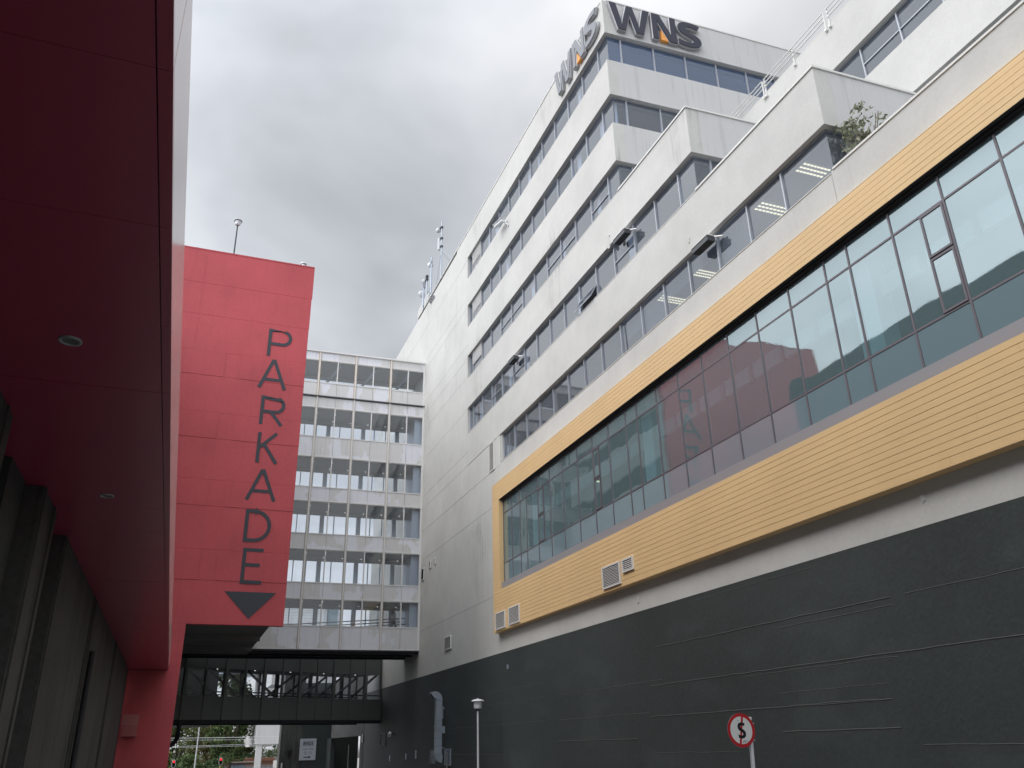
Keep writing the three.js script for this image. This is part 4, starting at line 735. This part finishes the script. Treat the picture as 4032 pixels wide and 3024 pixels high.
// ---------------------------------------------------------------- beyond the bridge
const wb = thing('white_building', 'white rendered building end on slim columns beyond the footbridge', 'building', [13, -2.6, -132]);
part('fascia', [bx(11.3, 14.6, 2.4, 12.2, -160, -130)], M.offwhite, wb); part('roof_canopy', [quadGeo([[[4.4, 11.4, -128], [17.5, 12.7, -128], [17.5, 17, -128], [4.4, 17, -128]], [[4.4, 11.4, -140], [17.5, 12.7, -140], [17.5, 12.7, -128], [4.4, 11.4, -128]]])], M.galv, wb); part('column', [bx(11.4, 12.2, -2.6, 2.4, -131, -130.2)], M.offwhite, wb); part('column', [bx(12.6, 12.8, -2.6, 2.4, -136, -135.8)], M.aluStain, wb); part('soffit_beam', [bx(11.3, 14.6, 2.15, 2.4, -160, -140)], M.cap, wb);
const sh = thing('clad_shed', 'white building clad in horizontal siding seen through the link bridge windows', 'building', [10, -2.6, -88]);
part('wall', [bx(8.4, 15.2, 8, 18.2, -96, -90)], M.offwhite, sh); { const g = []; for (let i = 0; i < 34; i++) g.push(bx(8.36, 13.4, 8 + i * 0.3, 8.26 + i * 0.3, -90, -89.94)); const s = part('siding', g, M.cap, sh); s.userData.kind = 'stuff'; } part('roof', [prism([[8.1, -89.7], [15.4, -89.7], [15.4, -96.2], [8.1, -96.2]], 18.2, 18.4)], M.aluDark, sh);
part('window', [bx(13.7, 14.9, 12, 16, -90, -89.95)], M.spandrel, sh); part('lower_wall', [bx(13.2, 15.2, -2.6, 8, -96, -90.4)], M.offwhite, sh);
sh.position.z -= 6; sh.position.x += 1.0;

function trafficLight(label, x, y) {
  const z = -100, t = thing('traffic_light', label, 'traffic light', [x, -2.6, z], 'traffic lights beyond the footbridge');
  const rr = (w, h, d, m, n, zz) => { const s = new THREE.Shape(); s.absarc(0, h / 2 - w / 2, w / 2, 0, Math.PI); s.absarc(0, -h / 2 + w / 2, w / 2, Math.PI, 2 * Math.PI); return part(n, new THREE.ExtrudeGeometry(s, { depth: d, bevelEnabled: false }).translate(x, y, zz), m, t); };
  rr(0.40, 0.78, 0.03, M.cap, 'backboard', z); rr(0.29, 0.66, 0.12, M.dark0, 'housing', z + 0.031);
  part('red_lamp', new THREE.SphereGeometry(0.10, 16, 10).scale(1, 1, 0.4).translate(x, y + 0.18, z + 0.155), std({ color: rgb(0.5, 0.02, 0.02), emissive: rgb(1, 0.03, 0.03), emissiveIntensity: 2.2 }), t);
  for (const d of [0, -0.18]) part('lens', new THREE.SphereGeometry(0.085, 14, 8).scale(1, 1, 0.4).translate(x, y + d - 0.01, z + 0.152), M.dark0, t);
  for (const d of [0.18, 0, -0.18]) part('hood', new THREE.CylinderGeometry(0.115, 0.115, 0.16, 14, 1, true, Math.PI * 0.5, Math.PI).rotateX(Math.PI / 2).translate(x, y + d, z + 0.22), M.dark0, t);
  part('pole', rod([x, -2.6, z - 0.05], [x, y - 0.3, z - 0.05], 0.05), std({ color: rgb(0.55, 0.42, 0.12), roughness: 0.6 }), t);
}
trafficLight('traffic light showing red beside the red pier', 0.69, 0.55); trafficLight('traffic light showing red to the right of the tall thin pole', 5.30, 0.65);
const tp = thing('lamp_pole', 'tall thin pale pole standing before the trees', 'pole', [2.76, -2.6, -100]); part('shaft', rod([2.755, -2.6, -100], [2.80, 7, -100], 0.07, 0.05), M.galvWhite, tp); part('arm', rod([2.80, 7, -100], [3.6, 7.3, -100], 0.035), M.galvWhite, tp);
const sp = thing('small_street_lamp', 'small white street lamp head on a thin post behind the left traffic light', 'lamp', [0.6, -2.6, -101]); part('post', rod([0.56, -2.6, -101], [0.62, 1.6, -101], 0.03), M.aluDark, sp); part('head', rod([0.62, 1.58, -101], [0.63, 1.78, -101], 0.09), M.cap, sp);
[[3.13, 3.08, 0.03, 'thick pale overhead cable in front of the trees'], [2.94, 2.82, 0.016, 'thin overhead cable just under the thick one'], [2.20, 2.36, 0.02, 'upper cable of the lower pair before the trees'], [2.12, 2.18, 0.017, 'lowest cable before the trees']].forEach(([a, b, r, l], i) => {
  const t = thing('overhead_cable', l, 'cable', [4, a, -110], 'cables across the far street'), e = (i % 2) * 0.6; part('wire', tube([[-14, a + 0.35, -110 - e], [-3, a + 0.05, -110 - e], [4, mix(a, b, 0.5) - 0.02, -110 - e], [12, b + 0.02, -110 - e], [24, b + 0.3, -110 - e]], r, 40, 6), M.galvWhite, t);
});
const hs = thing('brick_house', 'low brick house with a blue grey gate seen under the footbridge', 'house', [11, -2.6, -150]);
part('wall', [bx(8.4, 16, -2.6, 0.1, -156, -150)], std({ color: rgb(0.30, 0.17, 0.11), roughness: 0.9 }), hs); part('roof', [bx(8.2, 16.2, 0.1, 0.5, -156.4, -149.6)], std({ color: rgb(0.36, 0.17, 0.11), roughness: 0.9 }), hs); part('gutter', [bx(8.9, 13, -0.06, 0.06, -149.6, -149.5)], M.cap, hs); part('gate', [bx(9.3, 11.6, -2.6, -0.35, -150.1, -149.95)], std({ color: rgb(0.1, 0.16, 0.24), roughness: 0.6 }), hs);
const pf = thing('palisade_fence', 'grey steel palisade fence in front of the low brick house', 'fence', [9, -2.6, -147]);
part('rail', [bx(6.5, 16, -2.0, -1.93, -147.05, -147), bx(6.5, 16, -0.9, -0.83, -147.05, -147)], M.galv, pf); for (let i = 0; i < 46; i++) part('pale', [bx(6.6 + i * 0.2, 6.68 + i * 0.2, -2.55, -0.45 + (i % 2) * 0.03, -147, -146.97)], M.galv, pf);

// trees: tapered trunks and limbs, crowns of leaf clumps
const leafMats = [[0.075, 0.120, 0.028], [0.115, 0.145, 0.034], [0.050, 0.095, 0.024], [0.150, 0.150, 0.045]].map(c => phy({ color: rgb(...c), roughness: 0.75, transmission: 0.25, thickness: 0, side: THREE.DoubleSide }));
function crownGeo(seed, R, H, n, leaf) {
  const q = mulberry(seed), P = [], N = [], cl = [], v = new THREE.Vector3(), ax = new THREE.Vector3(), ay = new THREE.Vector3();
  for (let i = 0; i < 46; i++) { const a = q() * 6.283, r = Math.sqrt(q()) * R * 0.85, y = q(); cl.push([Math.cos(a) * r * (1 - 0.45 * Math.abs(y - 0.42) * 2), y * H * 0.92, Math.sin(a) * r * (1 - 0.45 * Math.abs(y - 0.42) * 2), (0.16 + 0.2 * q()) * R]); }
  for (let i = 0; i < n; i++) {
    const c = cl[Math.floor(q() * cl.length)]; v.set(q() - 0.5, q() - 0.5, q() - 0.5).normalize().multiplyScalar(c[3] * Math.pow(q(), 0.35)); v.y *= 0.75;
    const x = c[0] + v.x, y = c[1] + v.y, z = c[2] + v.z, s = leaf * (0.6 + 0.8 * q());
    ax.set(q() - 0.5, q() - 0.5, q() - 0.5).normalize(); ay.set(q() - 0.5, q() - 0.2, q() - 0.5).cross(ax).normalize(); const nn = ax.clone().cross(ay);
    const k = (p, r) => [x + ax.x * p * s + ay.x * r * s, y + ax.y * p * s + ay.y * r * s, z + ax.z * p * s + ay.z * r * s];
    const A = k(-1, 0), B = k(0, -0.5), C = k(1, 0), D = k(0, 0.5); for (const p of [A, B, C, A, C, D]) { P.push(...p); N.push(nn.x, nn.y, nn.z); }
  }
  const g = new THREE.BufferGeometry(); g.setAttribute('position', new THREE.Float32BufferAttribute(P, 3)); g.setAttribute('normal', new THREE.Float32BufferAttribute(N, 3)); g.setAttribute('uv', new THREE.Float32BufferAttribute(new Float32Array(P.length / 3 * 2), 2)); return g;
}
function tree(label, x, z, R, H, y0, mi, seed, n = 9000, leaf = 0.22) {
  const t = thing('tree', label, 'tree', [x, -2.6, z], 'trees beyond the footbridge'), q = mulberry(seed + 5);
  const g = [rod([x, -2.6, z], [x + 0.2, y0 + 1, z], 0.3, 0.2)]; for (let i = 0; i < 7; i++) { const a = q() * 6.28, r = R * (0.4 + 0.4 * q()); g.push(rod([x + 0.15, y0 + 0.3 * i * 0.5, z], [x + Math.cos(a) * r, y0 + H * (0.3 + 0.5 * q()), z + Math.sin(a) * r], 0.13, 0.03, 7)); }
  part('trunk', g, std({ color: rgb(0.07, 0.055, 0.04), roughness: 0.95 }), t);
  part('crown', crownGeo(seed, R, H, n, leaf).translate(x, y0, z), leafMats[mi], t);
}
tree('olive green tree filling the gap beside the red pier', 1.2, -138, 5.2, 10.5, -1.2, 1, 11);
tree('brownish green tree behind the tall thin pole', 5.6, -150, 5.0, 9.5, -0.8, 3, 12);
tree('mid green leafy tree right of the tall thin pole', 8.2, -134, 4.0, 11.5, 0.6, 0, 13);
tree('dark green tree between the white building columns', 14.8, -172, 6.0, 12, -1.5, 0, 14);
tree('deep green tree nearest the white building edge', 11.5, -158, 4.4, 12, 0.8, 2, 15);
tree('broad green tree at the far left behind the pier', -6.5, -150, 6.5, 11, -1.0, 0, 16);
tree('low shrubby tree behind the left traffic light', 2.2, -122, 2.6, 3.6, -2.2, 0, 17, 5000, 0.16);
tree('dark low shrub under the leafy tree by the fence', 5.6, -128, 2.2, 3.0, -2.3, 2, 18, 5000, 0.16);

// shrub on the terrace
{
  const t = thing('terrace_shrub', 'grey green bush growing on the terrace behind the white parapet', 'shrub', [15.0, 14.3, -12.3], undefined), q = mulberry(3), g = [];
  for (let i = 0; i < 22; i++) { const a = q() * 6.28, r = 0.3 + 0.75 * q(), h = 0.9 + 1.1 * q(); g.push(tube([[14.75 + 0.12 * Math.cos(a), 13.9, -12.45 + 0.2 * Math.sin(a)], [14.74 + 0.3 * r * Math.cos(a), 14.1 + 0.75 * h, -12.45 + 0.5 * r * Math.sin(a)], [14.72 + 0.42 * r * Math.cos(a), 14.4 + 1.05 * h, -12.45 + 0.85 * r * Math.sin(a)]], 0.013, 8, 5)); }
  part('stem', g, std({ color: rgb(0.20, 0.18, 0.15), roughness: 0.9 }), t);
  const c = crownGeo(91, 0.95, 1.6, 850, 0.07).scale(0.6, 1, 1.0).translate(14.72, 15.05, -12.4); part('foliage', c, phy({ color: rgb(0.24, 0.255, 0.17), roughness: 0.7, transmission: 0.2, thickness: 0, side: THREE.DoubleSide }), t);
  part('planter', [bx(14.5, 15.6, 13.7, 14.2, -13.0, -11.2)], M.conc, t);
}

// person walking up the ramp inside the link bridge
function sdfMesh(bones, k, res, c, size) {
  const mc = new MarchingCubes(res, new THREE.MeshBasicMaterial(), false, false, 60000); mc.isolation = 0; const f = mc.field;
  const A = new THREE.Vector3(), B = new THREE.Vector3(), Pt = new THREE.Vector3(), ab = new THREE.Vector3(), pa = new THREE.Vector3();
  for (let z = 0; z < res; z++) for (let y = 0; y < res; y++) for (let x = 0; x < res; x++) {
    Pt.set((x / res - 0.5) * 2, (y / res - 0.5) * 2, (z / res - 0.5) * 2).multiplyScalar(size).add(c); let d = 9;
    for (const [a, b, r0, r1] of bones) { A.set(...a); B.set(...b); ab.subVectors(B, A); pa.subVectors(Pt, A); const t = clamp(pa.dot(ab) / Math.max(1e-6, ab.lengthSq())), dd = pa.addScaledVector(ab, -t).length() - mix(r0, r1, t), h = clamp(0.5 + 0.5 * (d - dd) / k); d = mix(d, dd, h) - k * h * (1 - h); }
    f[z * res * res + y * res + x] = -d;
  }
  mc.update(); const n = mc.count ?? mc.geometry.drawRange.count, g = new THREE.BufferGeometry();
  g.setAttribute('position', new THREE.Float32BufferAttribute(mc.positionArray.slice(0, n * 3), 3)); g.setAttribute('normal', new THREE.Float32BufferAttribute(mc.normalArray.slice(0, n * 3), 3)); g.setAttribute('uv', new THREE.Float32BufferAttribute(new Float32Array(n * 2), 2));
  return g.scale(size, size, size).translate(c.x, c.y, c.z);
}
{
  const X = 12.72, Yf = 8.32, Z = -54.9, p = thing('person', 'person in a pale top and dark trousers walking inside the link bridge', 'person', [X, Yf, Z]);
  const J = (x, y, z) => [X + x, Yf + y, Z + z], c = new THREE.Vector3(X, Yf + 0.88, Z);
  const hipL = J(0.02, 0.90, 0.09), hipR = J(0.02, 0.90, -0.09), kL = J(0.16, 0.50, 0.09), aL = J(0.27, 0.09, 0.09), kR = J(-0.06, 0.48, -0.09), aR = J(-0.30, 0.13, -0.09), neck = J(0.03, 1.44, 0), head = J(0.06, 1.60, 0), sL = J(0.03, 1.38, 0.18), sR = J(0.03, 1.38, -0.18), eL = J(-0.12, 1.10, 0.23), hL = J(-0.02, 0.86, 0.22), eR = J(0.16, 1.12, -0.23), hR = J(0.34, 0.98, -0.20);
  const body = [[J(0.02, 0.95, 0), J(0.03, 1.3, 0), 0.12, 0.15], [J(0.03, 1.3, 0), neck, 0.13, 0.06], [neck, head, 0.055, 0.06], [J(0.06, 1.60, 0), J(0.07, 1.66, 0), 0.095, 0.09], [sL, eL, 0.055, 0.042], [eL, hL, 0.042, 0.03], [sR, eR, 0.055, 0.042], [eR, hR, 0.042, 0.03], [hipL, kL, 0.085, 0.06], [kL, aL, 0.058, 0.04], [hipR, kR, 0.085, 0.06], [kR, aR, 0.058, 0.04], [aL, J(0.42, 0.05, 0.09), 0.045, 0.035], [aR, J(-0.22, 0.02, -0.09), 0.045, 0.035]];
  part('body', sdfMesh(body, 0.04, 90, c, 0.95), std({ color: rgb(0.14, 0.085, 0.06), roughness: 0.7 }), p);
  part('shirt', sdfMesh([[J(0.02, 0.96, 0.06), J(0.03, 1.32, 0.09), 0.13, 0.12], [J(0.02, 0.96, -0.06), J(0.03, 1.32, -0.09), 0.13, 0.12], [sL, eL, 0.078, 0.066], [sR, eR, 0.078, 0.066], [eL, J(-0.05, 0.95, 0.22), 0.062, 0.05], [eR, J(0.27, 1.03, -0.21), 0.062, 0.05]], 0.05, 72, c, 0.95), std({ color: rgb(0.55, 0.55, 0.54), roughness: 0.9 }), p);
  part('trousers', sdfMesh([[hipL, kL, 0.108, 0.078], [hipR, kR, 0.108, 0.078], [kL, J(0.255, 0.14, 0.09), 0.078, 0.06], [kR, J(-0.27, 0.18, -0.09), 0.078, 0.06], [hipL, hipR, 0.115, 0.115]], 0.04, 72, c, 0.95), std({ color: rgb(0.015, 0.016, 0.022), roughness: 0.9 }), p);
  part('hair', sdfMesh([[J(0.03, 1.66, 0), J(0.0, 1.54, 0), 0.115, 0.08], [J(0.02, 1.56, 0), J(-0.06, 1.36, 0), 0.075, 0.06]], 0.05, 60, c, 0.95), std({ color: rgb(0.012, 0.01, 0.01), roughness: 0.8 }), p);
}

scene.traverse(o => { if (o.isMesh) { o.castShadow = true; o.receiveShadow = true; } });
renderer.render(scene, camera);
